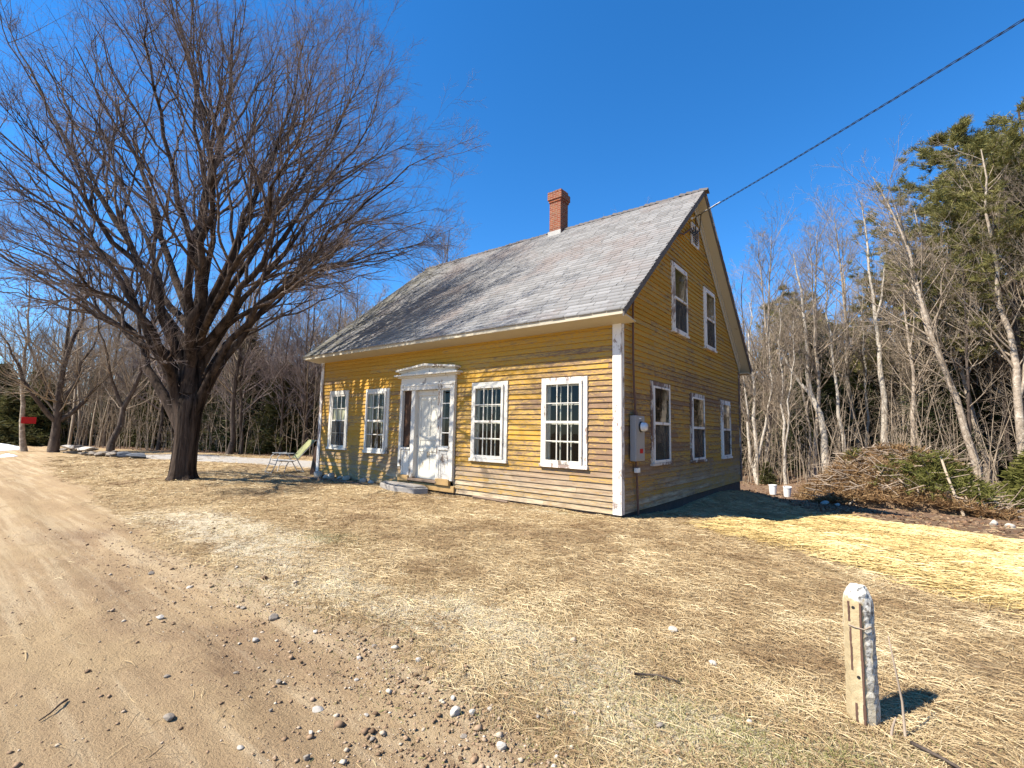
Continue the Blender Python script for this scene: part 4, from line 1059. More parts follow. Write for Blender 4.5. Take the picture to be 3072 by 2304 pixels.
def pole_tree(seed, h, r, lean=(0, 0), start=.35, n1=20, ang=42, spread=.26, fork=None, twigs=6, crook=.02):
    """trunk and bare crown meshes of a woodland tree"""
    rg = np.random.default_rng(seed)
    s = np.linspace(0, 1, 12)
    W = np.cumsum(rg.normal(0, 1, (12, 3)), 0) * crook * h / 3.4; W[:, 2] = 0; W -= W[:1]
    T = np.stack([lean[0] * s ** 1.3, lean[1] * s ** 1.3, h * s - .25], 1) + W
    TR = r * (1 - .88 * s ** .9) + .35 * r * np.exp(-s * 30)
    stems = [(T, TR)]
    for t0, dx, dy, l in (fork or []):
        i = int(t0 * 11); p = T[i]; q = np.linspace(0, 1, 12)
        Wf = np.cumsum(rg.normal(0, 1, (12, 3)), 0) * crook * l / 3; Wf[:, 2] = 0; Wf -= Wf[:1]
        stems.append((p + np.stack([dx * q ** .8, dy * q ** .8, l * q], 1) + Wf, TR[i] * .75 * (1 - .88 * q)))
    P = np.stack([a for a, _ in stems]); RR = np.stack([b_ for _, b_ in stems])
    tr = tube_batch(P, RR, 8)
    A1, R1 = spawn(P, RR, int(n1 * 1.35), start * .85, .98, ang, spread, .5, 6, .16, .04, rg, .006, taper=.55)
    A2, R2 = spawn(A1, R1, 7, .2, 1., 38, .42, .6, 4, .10, .06, rg, .0045, taper=.4)
    A3, R3 = spawn(A2, R2, twigs, .2, 1., 38, .5, .7, 3, .08, .08, rg, .0035, taper=.3)
    return tr, merge([tube_batch(A1, R1, 4), tube_batch(A2, R2, 3), tube_batch(A3, R3, 3)])

def make_tree(name, tm, bark_, twig_):
    tr, cr = tm
    return np_mesh('tree_trunk', *tr, MAT[bark_], True), np_mesh('tree_crown', *cr, MAT[twig_], False)

def place_tree(ms, x, y, label, group=None, s=1, rz=None, name='bare_tree', cat='tree', dz=0):
    root = empty(name, (x, y, float(ground_z(x, y)) + dz), random.uniform(0, 6.28) if rz is None else rz); root.scale = (s,) * 3
    tag(root, label, cat, group)
    for nm, me in zip(('trunk', 'crown', 'dead_branches'), ms): link(nm, me, root)
    return root

VR = [make_tree('t', pole_tree(100 + i, h, r, ln, st, n1, an, sp, fk), b_, 'brush_bark') for i, (h, r, ln, st, n1, an, sp, fk, b_) in enumerate([
    (12.5, .11, (.3, .1), .30, 24, 40, .24, None, 'grey_bark'), (11, .085, (-.4, .3), .25, 24, 38, .22, [(.45, .5, .3, 5.5)], 'grey_bark'),
    (13.5, .13, (.2, -.3), .40, 22, 42, .26, None, 'pale_bark'), (9.5, .07, (.6, .1), .2, 26, 36, .22, [(.3, -.6, .2, 5), (.5, .4, -.5, 4)], 'grey_bark'),
    (12, .10, (-.8, .2), .35, 22, 45, .25, None, 'brown_bark'), (14, .15, (.5, .4), .40, 24, 40, .28, [(.55, .8, -.3, 6)], 'grey_bark')])]
VL = [make_tree('t', pole_tree(200 + i, h, r, ln, st, n1, an, sp, fk), b_, tw) for i, (h, r, ln, st, n1, an, sp, fk, b_, tw) in enumerate([
    (10.5, .10, (.3, .1), .25, 26, 40, .26, None, 'brown_bark', 'brush_bark'), (9.5, .08, (-.5, .3), .2, 28, 40, .26, [(.4, .6, .3, 4.5)], 'brown_bark', 'maple_twig'),
    (11.5, .13, (.2, -.3), .30, 26, 44, .30, [(.35, -.8, .5, 6)], 'brown_bark', 'brush_bark'), (8.5, .06, (.6, .1), .2, 26, 36, .25, None, 'grey_bark', 'brush_bark'),
    (11, .11, (-.8, .6), .25, 26, 48, .30, None, 'brown_bark', 'maple_twig')])]

# the trees of the right-hand wood that can be told apart
def solo(x, y, label, kind, bark_='pale_bark', twig_='brush_bark', name='bare_tree', rz=0., s=1):
    place_tree(make_tree('t', pole_tree(**kind), bark_, twig_), x, y, label, None, s, rz, name)
solo(1.45, 21.5, 'pale leaning-forked tree with a broken stub, tallest just right of the gable', dict(seed=301, h=12.5, r=.20, lean=(-.5, .2), start=.55, n1=14, ang=40, spread=.20, fork=[(.45, -2.2, .2, 4.5)], crook=.03))
solo(3.84, 23.6, 'straight pale birch rising behind the top of the brush pile', dict(seed=302, h=15.5, r=.19, lean=(-.6, .1), start=.40, n1=26, ang=38, spread=.20, fork=[(.55, .9, .2, 5)], crook=.015), name='birch_tree')
solo(6.95, 19.4, 'big grey tree leaning left over the right end of the brush pile', dict(seed=303, h=15, r=.16, lean=(-3.0, .6), start=.35, n1=24, ang=38, spread=.26, fork=[(.38, -1.2, .8, 8.5)], crook=.02), 'grey_bark')
solo(8.15, 19.0, 'thick grey trunk at the right edge of the picture behind the green shrub', dict(seed=304, h=15, r=.18, lean=(-.5, .4), start=.4, n1=22, ang=42, spread=.25, fork=[(.3, 1.0, .6, 9)], crook=.02), 'grey_bark')
solo(7.55, 22.4, 'slender grey tree leaning left, next behind the thick right-edge trunk', dict(seed=305, h=14, r=.14, lean=(-2.0, .6), start=.4, n1=20, ang=40, spread=.24, crook=.02), 'grey_bark')
solo(-1.35, 19.3, 'multi-stemmed grey tree with crooked foot nearest the back corner of the house', dict(seed=306, h=10.5, r=.13, lean=(-.5, .3), start=.25, n1=22, ang=38, spread=.24, fork=[(.1, -1.2, .3, 7), (.15, .9, .2, 7.5)], crook=.04), 'pale_bark')
solo(-.2, 19.6, 'thin twin-stemmed pale tree between the house corner and the broken-topped tree', dict(seed=307, h=9.5, r=.09, lean=(-.9, .1), start=.3, n1=20, ang=38, spread=.22, fork=[(.12, .5, .1, 8)], crook=.03), 'pale_bark')
solo(5.2, 24.5, 'grey-white tree with crossed upper branches right of the straight birch', dict(seed=308, h=14, r=.14, lean=(.6, .2), start=.35, n1=24, ang=42, spread=.24, crook=.02), 'grey_bark')
# and of the left-hand wood
solo(-30.2, -3.5, 'old gnarled forked tree at the left end of the tumbled stones', dict(seed=311, h=10, r=.21, lean=(.2, .6), start=.25, n1=24, ang=55, spread=.36, fork=[(.2, .5, -2.6, 4.5), (.2, .2, 2.6, 4.2), (.3, .2, 1.4, 5)], crook=.035), 'brown_bark')
solo(-26.4, -2.0, 'dark crooked trunk leaning right over the tumbled stone row', dict(seed=312, h=9.5, r=.16, lean=(1.2, 1.8), start=.3, n1=24, ang=50, spread=.30, fork=[(.35, .5, -1.6, 5)], crook=.04), 'brown_bark')
solo(-31.9, -4.35, 'slim pale tree trunk carrying the red sign', dict(seed=313, h=10, r=.13, lean=(.2, -.3), start=.3, n1=20, ang=45, spread=.25), 'grey_bark')
solo(-32.2, -3.3, 'grey forked tree right of the red sign', dict(seed=314, h=11, r=.16, lean=(.3, .3), start=.3, n1=22, ang=50, spread=.30, fork=[(.3, .4, -2.2, 5)]), 'brown_bark')
solo(-24.2, 2.6, 'tall dark straight tree at the gravel edge just right of the maple trunk', dict(seed=315, h=12, r=.16, lean=(.9, .6), start=.3, n1=26, ang=38, spread=.26, fork=[(.35, .8, .9, 6)], crook=.02), 'brown_bark')
solo(-16.5, 5.2, 'slender forked tree standing directly behind the patio chair', dict(seed=316, h=9.5, r=.10, lean=(-.6, -.2), start=.25, n1=26, ang=36, spread=.26, fork=[(.3, .9, .5, 6)], crook=.025), 'brown_bark')

rt = random.Random(12)
n = 0
while n < 112:
    x = rt.uniform(-16, 22); y = 18.6 + 26 * rt.random() ** 1.25
    if y < 19.5 + max(0, -x - 3) * .1 and rt.random() < .5: continue
    place_tree(VR[rt.randrange(6)], x, y, 'bare grey tree in the crowded wood behind and right of the house', 'bare trees in the wood behind the house', rt.uniform(.75, 1.12)); n += 1
for i in range(13):   # the wood goes on to the right of the frame and shows in the window panes
    x = rt.uniform(15, 34); y = rt.uniform(-6, 18)
    if x < 18 and y < 8: x += 8
    place_tree(VR[rt.randrange(6)], x, y, 'bare grey tree in the crowded wood behind and right of the house', 'bare trees in the wood behind the house', rt.uniform(.8, 1.1))
n = 0
while n < 128:
    x = -58 + 47 * rt.random() ** .9; e = float(np.interp(x, [-400, -60, -44, -31, -24, -20, -12, -9], [-8, -6, -3.4, .2, 2.6, 5.4, 9, 11]))
    y = e + .6 + 26 * rt.random() ** 1.4
    place_tree(VL[rt.randrange(5)], x, y, 'bare brown-grey tree in the crowded wood beyond the gravel drive on the left', 'bare trees in the wood left of the house', rt.uniform(.72, 1.1)); n += 1
for i in range(14):
    x = rt.uniform(-75, -50); y = rt.uniform(-13, -3)
    place_tree(VL[rt.randrange(5)], x, y, 'bare brown-grey tree in the crowded wood beyond the gravel drive on the left', 'bare trees in the wood left of the house', rt.uniform(.8, 1.15))

# ------------------------------------------------------------------ evergreens
def blades(P, D, length, width, rg):
    """thin leaf quads at P pointing along D"""
    n = len(P); D = D / (np.linalg.norm(D, axis=1, keepdims=True) + 1e-9)
    S = np.cross(D, rg.normal(size=(n, 3))); S /= np.linalg.norm(S, axis=1, keepdims=True) + 1e-9
    L = (length * rg.uniform(.6, 1.3, n))[:, None]; Wd = (width * rg.uniform(.7, 1.3, n))[:, None]
    V = np.stack([P - S * Wd * .5, P + S * Wd * .5, P + D * L + S * Wd * .22, P + D * L - S * Wd * .22], 1).reshape(-1, 3)
    F = np.arange(4 * n).reshape(n, 4)
    return V, F, np.repeat(rg.random(n), 4)

def tufts(C, per, length, width, rg, upb=.5, out=None):
    C = np.repeat(C, per, axis=0); n = len(C)
    D = rg.normal(size=(n, 3)); D[:, 2] = np.abs(D[:, 2]) * .6 + upb * .4
    if out is not None: D += np.repeat(out, per, axis=0) * .9
    V, F, A = blades(C + rg.normal(0, length * .18, (n, 3)), D, length, width, rg)
    clump = np.repeat(np.repeat(rg.random(n // per), per), 4)
    return V, F, np.clip(.55 * A + .45 * clump, 0, 1)

def pine(seed, h, r, bare=.45, reach=3.2, nb=64, per=26):
    rg = np.random.default_rng(seed); s = np.linspace(0, 1, 12)
    W = np.cumsum(rg.normal(0, .04, (12, 3)), 0); W[:, 2] = 0; W -= W[:1]
    T = np.stack([0 * s, 0 * s, h * s - .25], 1) + W; TR = r * (1 - .9 * s) + .012
    tr = tube_batch(T[None], TR[None], 9)
    t = bare + (1 - bare) * np.sort(rg.random(nb)) * .985; az = rg.uniform(0, 6.28, nb)
    prof = np.interp((t - bare) / (1 - bare), [0, .2, .5, .8, 1], [.75, 1, .85, .5, .12]) * reach * rg.uniform(.6, 1.2, nb)
    q = np.linspace(0, 1, 6); base = np.stack([np.interp(t, s, T[:, i]) for i in range(3)], 1)
    BP = base[:, None, :] + np.stack([prof[:, None] * q * np.cos(az)[:, None], prof[:, None] * q * np.sin(az)[:, None], prof[:, None] * (.10 * q + .22 * q ** 2)], -1)
    BR = np.maximum(.035 * (1 - .8 * q)[None] * (prof / reach)[:, None], .008)
    A2, R2 = spawn(BP, BR, 6, .3, 1., 48, .38, .6, 4, .12, .03, rg, .006)
    C = np.concatenate([A2[:, 1:].reshape(-1, 3), BP[:, 2:].reshape(-1, 3)])
    C = C + rg.normal(0, .07, C.shape); out = C - np.array([0, 0, 1]) * 0; out = np.stack([C[:, 0], C[:, 1], 0 * C[:, 0]], 1); out /= np.linalg.norm(out, axis=1, keepdims=True) + 1e-6
    fo = tufts(C, per, .24, .026, rg, .6, out)
    nd = 34; td = np.sort(rg.uniform(.12, bare + .05, nd)); ad = rg.uniform(0, 6.28, nd); ld = rg.uniform(.8, 2.4, nd)
    bd = np.stack([np.interp(td, s, T[:, i]) for i in range(3)], 1)
    DP = bd[:, None, :] + np.stack([ld[:, None] * q * np.cos(ad)[:, None], ld[:, None] * q * np.sin(ad)[:, None], ld[:, None] * (.05 * q - .12 * q ** 2)], -1)
    DR = np.broadcast_to(.018 * (1 - .7 * q)[None], (nd, 6)).copy()
    D2, DR2 = spawn(DP, DR, 5, .3, 1., 45, .35, .6, 3, -.05, .05, rg, .005)
    wood = merge([tube_batch(BP, BR, 4), tube_batch(DP, DR, 4), tube_batch(D2, DR2, 3)])
    return np_mesh('pine_trunk', *tr, MAT['brown_bark'], True), np_mesh('pine_crown', fo[0], fo[1], MAT['pine_needles'], False, {'rnd': fo[2]}), np_mesh('pine_branches', *wood, MAT['brown_bark'], False)

PN = [pine(401, 18.5, .24, .34, 4.8, 112), pine(402, 16.5, .20, .36, 4.4, 100), pine(403, 14.0, .17, .36, 3.4, 80)]
for m, x, y, s, lab in ((0, 7.4, 25.2, 1.0, 'tall pine with ragged green crown standing highest left of the right edge'), (1, 9.6, 24.0, 1.12, 'tall pine whose crown is cut by the right edge of the picture'),
                        (2, 4.9, 30.5, .98, 'pine with low green boughs between the straight birch and the tallest pine'), (2, -1.9, 34.5, .98, 'small-crowned pine showing over the bare trees just right of the gable'),
                        (1, 12.6, 29.0, 1.0, 'pine at the far right behind the edge pine'), (0, 10.4, 33.5, .95, 'dim pine deep in the wood between the two tall right-hand pines'), (1, 8.6, 21.2, .95, 'pine with green boughs hanging just behind the thick right-edge trunk'), (0, 11.6, 25.5, 1.05, 'pine just beyond the right edge trunk, its boughs entering the frame'), (1, 7.0, 33.0, .92, 'pine standing deepest behind the tallest pine')):
    place_tree(PN[m], x, y, lab, 'pines in the right-hand wood', s, rt.uniform(0, 6), 'pine_tree')

def hemlock(seed, h, reach, mat, n=1500):
    rg = np.random.default_rng(seed); t = rg.random(n) ** 1.25; az = rg.uniform(0, 6.28, n)
    rr_ = reach * (1 - t) ** .8 * np.sqrt(rg.uniform(.08, 1, n)) * (1 + .35 * np.sin(az * 3 + t * 20))
    C = np.stack([rr_ * np.cos(az), rr_ * np.sin(az), .12 + h * t - .16 * rr_], 1)
    out = np.stack([np.cos(az), np.sin(az), -.25 + 0 * az], 1)
    V, F, A = tufts(C, 6, .30, .055, rg, .05, out)
    s = np.linspace(0, 1, 8); T = np.stack([0 * s, 0 * s, h * s - .1], 1); tr = tube_batch(T[None], (.018 * h * (1 - .9 * s) + .006)[None], 7)
    return np_mesh('hemlock_trunk', *tr, MAT['brown_bark'], True), np_mesh('hemlock_crown', V, F, MAT[mat], False, {'rnd': A})
HM = [hemlock(501, 4.5, 1.5, 'olive_needles'), hemlock(502, 6.5, 1.9, 'hemlock_needles'), hemlock(503, 3.0, 1.2, 'olive_needles', 900), hemlock(504, 8.0, 2.2, 'hemlock_needles', 2000)]
for i in range(24):
    x = rt.uniform(-50, -16); e = float(np.interp(x, [-60, -44, -31, -24, -20, -12], [-6, -3.4, .2, 2.6, 5.4, 9])); y = e + rt.uniform(2.5, 9)
    place_tree(HM[rt.choice((0, 2, 0, 1))], x, y, 'low olive-green evergreen under the bare trees left of the house', 'young evergreens under the left wood', rt.uniform(.8, 1.2), None, 'young_hemlock')
for i in range(10):
    place_tree(HM[rt.choice((0, 2))], rt.uniform(-50, -40), rt.uniform(-4.5, -.5), 'low olive-green evergreen under the bare trees left of the house', 'young evergreens under the left wood', rt.uniform(.9, 1.4), None, 'young_hemlock')
for i in range(22):
    place_tree(HM[rt.choice((1, 3, 1))], rt.uniform(-8, 15), rt.uniform(24, 34), 'dark evergreen filling the shadows between the trunks behind the brush pile', 'dark evergreens in the right-hand wood', rt.uniform(.8, 1.2), None, 'hemlock_tree')
SB = hemlock(505, 1.5, .95, 'bough_green', 1300)
place_tree(SB, 8.25, 17.2, 'bright green bushy evergreen shrub at the right edge beside the brush pile', None, 1.15, .3, 'evergreen_shrub', 'shrub')
place_tree(HM[2], -1.0, 19.2, 'tiny yellow-green evergreen seedling at the foot of the trees by the house corner', None, .38, .3, 'evergreen_seedling', 'shrub')

# far wood: nobody could count it
rg = np.random.default_rng(77); PV = []; PF = []; PA = []; n0 = 0
cen = [(rg.uniform(-16, 34), rg.uniform(37, 58), rg.uniform(7, 12)) for _ in range(75)] + [(rg.uniform(26, 46), rg.uniform(-6, 36), rg.uniform(8, 13)) for _ in range(30)]
for i in range(85):
    x = rg.uniform(-80, -12); e = float(np.interp(x, [-80, -60, -44, -31, -24, -20, -12], [-8, -6, -3.4, .2, 2.6, 5.4, 9])); cen.append((x, e + rg.uniform(20, 36), rg.uniform(3, 6.5)))
cen += [(rg.uniform(-90, -76), rg.uniform(-22, 2), rg.uniform(4, 8)) for _ in range(18)]
for x, y, h in cen:
    n = 520; t = rg.random(n); az = rg.uniform(0, 6.28, n); r_ = h * .34 * (1 - t) ** .7 * np.sqrt(rg.uniform(.15, 1, n))
    C = np.stack([x + r_ * np.cos(az), y + r_ * np.sin(az), float(ground_z(x, y)) + h * t], 1)
    D = np.stack([np.cos(az), np.sin(az), -.3 + 0 * az], 1) + rg.normal(0, .6, (n, 3))
    V, F, A = blades(C, D, .95, .34, rg); PV.append(V); PF.append(F + n0); PA.append(np.clip(A * .7, 0, 1)); n0 += len(V)
tag(link('far_woods', np_mesh('far_woods', np.concatenate(PV), np.concatenate(PF), MAT['hemlock_needles'], False, {'rnd': np.concatenate(PA)})), 'dark mass of distant evergreen wood behind the bare trees', 'woods', kind='stuff')

# trunks deep in the wood
rg = np.random.default_rng(79); base = [(rg.uniform(-18, 24), rg.uniform(27, 48)) for _ in range(260)]
for i in range(560):
    x = rg.uniform(-66, -11); e = float(np.interp(x, [-80, -60, -44, -31, -24, -20, -12, -9], [-8, -6, -3.4, .2, 2.6, 5.4, 9, 11])); base.append((x, e + 8 + 24 * rg.random()))
base += [(rg.uniform(-64, -32), rg.uniform(-3, 16)) for _ in range(190)]
base = [q for q in base if q[0] > -30 or q[1] > -2 or q[0] < -50]
base = np.array(base); M_ = len(base); bz = ground_z(base[:, 0], base[:, 1]); s = np.linspace(0, 1, 7); hh = np.where(base[:, 0] > -12, rg.uniform(8, 14, M_), np.where(base[:, 0] < -34, rg.uniform(8.5, 13.5, M_), rg.uniform(6, 10, M_))); ln = rg.normal(0, .07, (M_, 2)) * hh[:, None]
SP = np.stack([base[:, :1] + ln[:, :1] * s ** 1.4, base[:, 1:] + ln[:, 1:] * s ** 1.4, bz[:, None] - .05 + hh[:, None] * s], -1); SP[:, 1:] += np.cumsum(rg.normal(0, .05, (M_, 6, 3)), 1)
SR = rg.uniform(.04, .10, M_)[:, None] * (1 - .85 * s)[None]
B1, BR1 = spawn(SP, SR, 16, .3, 1., 42, .2, .5, 4, .08, .05, rg, .010); B2, BR2 = spawn(B1, BR1, 4, .2, 1., 40, .5, .7, 3, .05, .07, rg, .007)
tag(link('distant_trunks', np_mesh('distant_trunks', *merge([tube_batch(SP, SR, 5), tube_batch(B1, BR1, 3), tube_batch(B2, BR2, 3)]), MAT['brush_bark'])), 'thin bare trunks receding deep into the wood', 'woods', kind='stuff')

# thin saplings and brush along both wood edges
rg = np.random.default_rng(78); base = []
for i in range(950):
    x = rg.uniform(-9, 16); base.append((x, 18.8 + 14 * rg.random() ** 1.5))
for i in range(1150):
    x = rg.uniform(-46, -11); e = float(np.interp(x, [-60, -44, -31, -24, -20, -12, -9], [-6, -3.4, .2, 2.6, 5.4, 9, 11])); base.append((x, e + .3 + 14 * rg.random() ** 1.6))
base = np.array(base); M_ = len(base); bz = ground_z(base[:, 0], base[:, 1]); s = np.linspace(0, 1, 6)
hh = rg.uniform(1.2, 5.5, M_); ln = rg.normal(0, .14, (M_, 2)) * hh[:, None]
SP = np.stack([base[:, :1] + ln[:, :1] * s ** 1.4, base[:, 1:] + ln[:, 1:] * s ** 1.4, bz[:, None] - .05 + hh[:, None] * s], -1); SP[:, 1:] += np.cumsum(rg.normal(0, .03, (M_, 5, 3)), 1)
SR = (.008 + .004 * hh)[:, None] * (1 - .8 * s)[None]
B1, BR1 = spawn(SP, SR, 8, .15, 1., 50, .26, .6, 4, .05, .05, rg, .005); B2, BR2 = spawn(B1, BR1, 3, .2, 1., 40, .45, .7, 3, .03, .07, rg, .004)
tag(link('saplings', np_mesh('saplings', *merge([tube_batch(SP, SR, 4), tube_batch(B1, BR1, 3), tube_batch(B2, BR2, 3)]), MAT['brush_bark'])), 'tangle of thin saplings and brush along the wood edges', 'brush', kind='stuff')

# ------------------------------------------------------------------ brush pile
def brush_pile():
    cx, cy = 4.1, 15.4
    root = tag(empty('brush_pile', (cx, cy, -1.0)), 'big heap of cut evergreen boughs, logs and brown brush at the wood edge', 'brush pile')
    rg = np.random.default_rng(91)
    hgt = lambda x, y: 1.85 * np.exp(-(((x - .2) / 2.1) ** 4 + (y / 1.9) ** 2)) * (1 + .5 * fbm(x * 1.2, y * 1.2, 92)) + .45 * np.exp(-(((x + 2.2) / 1.0) ** 2 + ((y + .3) / .9) ** 2))
    n = 60; xs, ys = np.meshgrid(np.linspace(-3.6, 3.6, n), np.linspace(-2.6, 3.2, n)); zs = hgt(xs, ys) * 1.1 + .10 * fbm(xs * 5, ys * 5, 93) - .16 - .5 * sstep(2.6, 3.5, np.abs(xs)) - .5 * sstep(-1.9, -2.6, ys) - .4 * sstep(2.2, 3.2, ys)
    id_ = np.arange(n * n).reshape(n, n); F = np.stack([id_[:-1, :-1], id_[:-1, 1:], id_[1:, 1:], id_[1:, :-1]], -1).reshape(-1, 4)
    link('mound', np_mesh('mound', np.stack([xs, ys, zs], -1).reshape(-1, 3), F, MAT['needle_litter'], True), root)
    def pts(n, x0=-3, x1=3, y0=-2.2, y1=2):
        x = rg.uniform(x0, x1, n); y = rg.uniform(y0, y1, n); return np.stack([x, y, hgt(x, y)], 1)
    p = pts(3400, y0=-2.6); p = p[p[:, 2] > .03]
    V, F, A = tufts(p + rg.normal(0, .05, p.shape), 7, .26, .03, rg, .1); o = link('dead_boughs', np_mesh('dead_boughs', V, F, MAT['dead_needles'], False, {'rnd': A}), root); o['kind'] = 'stuff'
    C = []
    for cx_, cy_, r_, q in ((.9, -1.5, .75, 260), (1.9, -1.5, .65, 230), (1.4, -1.0, .6, 170), (.5, .2, .4, 60), (2.4, -.6, .6, 110), (-1.2, -.2, .4, 70), (2.2, .6, .5, 90), (-.2, -1.4, .4, 50)):
        d = rg.normal(0, .5, (q, 3)) * r_; d[:, 2] = np.abs(d[:, 2]) * .8; x = cx_ + d[:, 0]; y = cy_ + d[:, 1]; C.append(np.stack([x, y, hgt(x, y) * .85 + d[:, 2] + .05], 1))
    C = np.concatenate(C); V, F, A = tufts(C, 12, .22, .032, rg, .2); o = link('green_boughs', np_mesh('green_boughs', V, F, MAT['bough_green'], False, {'rnd': A}), root); o['kind'] = 'stuff'
    m = 700; a = pts(m, -2.4); az = rg.normal(0, .8, m) + rg.choice([0, 3.14], m); el = rg.normal(.15, .38, m); L = rg.uniform(.5, 1.9, m); s = np.linspace(0, 1, 5)
    D = np.stack([np.cos(az) * np.cos(el), np.sin(az) * np.cos(el), np.sin(el)], 1)
    P = a[:, None, :] + (L[:, None] * (s - .4)[None])[..., None] * D[:, None, :]; P[:, :, 2] += .06; P += np.cumsum(rg.normal(0, .025, P.shape), 1)
    P[:, :, 2] = np.maximum(P[:, :, 2], .03)
    RR = rg.uniform(.009, .032, m)[:, None] * (1 - .6 * s)[None]
    o = link('loose_branches', np_mesh('loose_branches', *tube_batch(P, RR, 5), MAT['twig_wood'], True), root); o['kind'] = 'stuff'
    logs = [((-2.9, -1.2, .12), (-1.4, -.5, .45), .055, 'brown_bark'), ((-2.7, -1.5, .08), (-1.3, -.9, .35), .06, 'brown_bark'), ((-2.5, -1.0, .2), (-1.0, -.4, .6), .05, 'brown_bark'), ((-3.0, -.7, .25), (-2.2, -.6, .35), .07, 'birch_log'),
            ((-.9, .2, 1.55), (.5, .3, 1.72), .075, 'birch_log'), ((-.2, .6, 1.6), (1.0, .5, 1.66), .06, 'birch_log'), ((1.68, -2.5, .03), (1.28, -1.5, 1.86), .045, 'pole_wood'), ((2.1, -2.5, .03), (1.55, -1.6, 1.0), .04, 'pole_wood'), ((2.35, -2.4, .03), (2.15, -1.7, .9), .025, 'pole_wood'), ((2.3, -2.3, .05), (2.0, -1.5, .65), .03, 'birch_log'),
            ((-1.35, -2.3, .05), (-.6, -1.4, .75), .03, 'birch_log'), ((2.4, -1.2, .72), (1.9, -.8, 1.15), .05, 'birch_log'), ((2.7, -1.5, .3), (2.2, -1.3, .75), .04, 'birch_log'), ((-.2, -1.6, .55), (.7, -1.5, 1.0), .05, 'brown_bark'), ((1.0, .0, 1.45), (1.5, -.7, 1.2), .06, 'birch_log'), ((-.4, -2.2, .1), (.3, -1.3, .75), .025, 'birch_log')]
    for a_, c_, r_, m_ in logs:
        Q = resample([a_, tuple((np.array(a_) + np.array(c_)) / 2 + rg.normal(0, .05, 3)), c_], 7); b = MB(); b.tube(Q, list(np.linspace(r_, r_ * .75, 7)), 9); b.build('log', MAT[m_], root)
brush_pile()
for x, y, s in ((2.05, 12.6, .16), (2.45, 12.4, .13), (5.9, 8.2, .12), (6.1, 7.6, .1)):
    stone(RK[int(s * 100) % 5], x, y, s, 'pale stone on the bare brown soil in front of the brush pile', 'pale stones before the brush pile')

# ------------------------------------------------------------------ ground cover
rg = np.random.default_rng(31)
def polar(n, r0, r1, a0, a1):
    r = r0 * np.exp(rg.random(n) * math.log(r1 / r0)); a = np.radians(rg.uniform(a0, a1, n))
    return CAMPOS[0] + r * np.sin(a), CAMPOS[1] + r * np.cos(a), r
def lying(x, y, r, theta, length, width, lift, rise):
    """bent grass stalks lying on the ground, three cross-sections each"""
    n = len(x); z = ground_z(x, y)
    L = length; dx = np.cos(theta) * L; dy = np.sin(theta) * L
    sx = -np.sin(theta) * width / 2; sy = np.cos(theta) * width / 2
    x2, y2 = x + dx, y + dy; z2 = ground_z(x2, y2)
    xm = x + dx * .5 + rg.normal(0, .06, n) * L; ym = y + dy * .5 + rg.normal(0, .06, n) * L
    l0 = lift * rg.random(n); lm = l0 + rise * rg.random(n); l2 = lift * rg.random(n) + rise * .7 * rg.random(n) ** 2
    tw = rg.normal(0, .5, n) * width
    A = np.stack([x - sx, y - sy, z + l0], 1); B = np.stack([x + sx, y + sy, z + l0 + tw], 1)
    C = np.stack([xm - sx, ym - sy, (z + z2) / 2 + lm], 1); D = np.stack([xm + sx, ym + sy, (z + z2) / 2 + lm + tw], 1)
    E_ = np.stack([x2 - sx * .4, y2 - sy * .4, z2 + l2], 1); F_ = np.stack([x2 + sx * .4, y2 + sy * .4, z2 + l2 + tw], 1)
    V = np.stack([A, B, C, D, E_, F_], 1).reshape(-1, 3); k = np.arange(n)[:, None] * 6
    return V, np.concatenate([k + np.array([0, 1, 3, 2]), k + np.array([2, 3, 5, 4])])
def off_house(x, y): return ~((x > WX - .02) & (x < .02) & (y > -.02) & (y < DY + .02))

x, y, r = polar(330000, 2.4, 30, -93, 15)
m = masks(x, y)
keep = off_house(x, y) & (rg.random(len(x)) < np.clip(1.05 - m['road'] * 1.045 - .75 * m['white'] - .9 * m['straw'] - .97 * m['litter'] - m['gravel'] - .3 * m['moss'], 0, 1) * (.15 + 1.7 * np.clip(fbm(x * 1.6, y * 1.6, 55, 5) + .5, 0, 1)))
x, y, r = x[keep], y[keep], r[keep]
th_ = np.where(rg.random(len(x)) < .4, R(-15) + rg.normal(0, .7, len(x)), rg.uniform(0, 6.28, len(x)))
V, F = lying(x, y, r, th_, rg.uniform(.05, .15, len(x)) * (1 + .04 * r), .0013 + .00045 * r, .014, .018)
tone = np.clip(.5 + .9 * fbm(x * .8, y * .8, 57) + .9 * fbm(x * 4, y * 4, 63) - .45 * sstep(.12, .26, fbm(x * .9 + 40, y * .9, 64)) + rg.normal(0, .24, len(x)), 0, 1)
tag(link('dry_grass', np_mesh('dry_grass', V, F, MAT['dry_grass'], False, {'rnd': np.repeat(tone, 6)})), 'matted dry tan grass covering the front yard', 'grass', kind='stuff')

x, y, r = polar(260000, 5.0, 22, -24, 16)
m = masks(x, y); keep = off_house(x, y) & (rg.random(len(x)) < m['straw'] ** 1.2)
x, y, r = x[keep], y[keep], r[keep]
th_ = np.where(rg.random(len(x)) < .8, R(8) + .5 * fbm(x * .6, y * .6, 58) * 3 + rg.normal(0, .32, len(x)), rg.uniform(0, 6.28, len(x)))
V, F = lying(x, y, r, th_, rg.uniform(.15, .48, len(x)), .0026 + .0006 * r, .035, .04)
tone = np.clip(.5 + 1.3 * fbm(x * 1.2, y * 1.2, 59) + rg.normal(0, .22, len(x)), 0, 1)
tag(link('straw_mulch', np_mesh('straw_mulch', V, F, MAT['straw'], False, {'rnd': np.repeat(tone, 6)})), 'bright yellow straw spread over the ground right of the house', 'straw', kind='stuff')

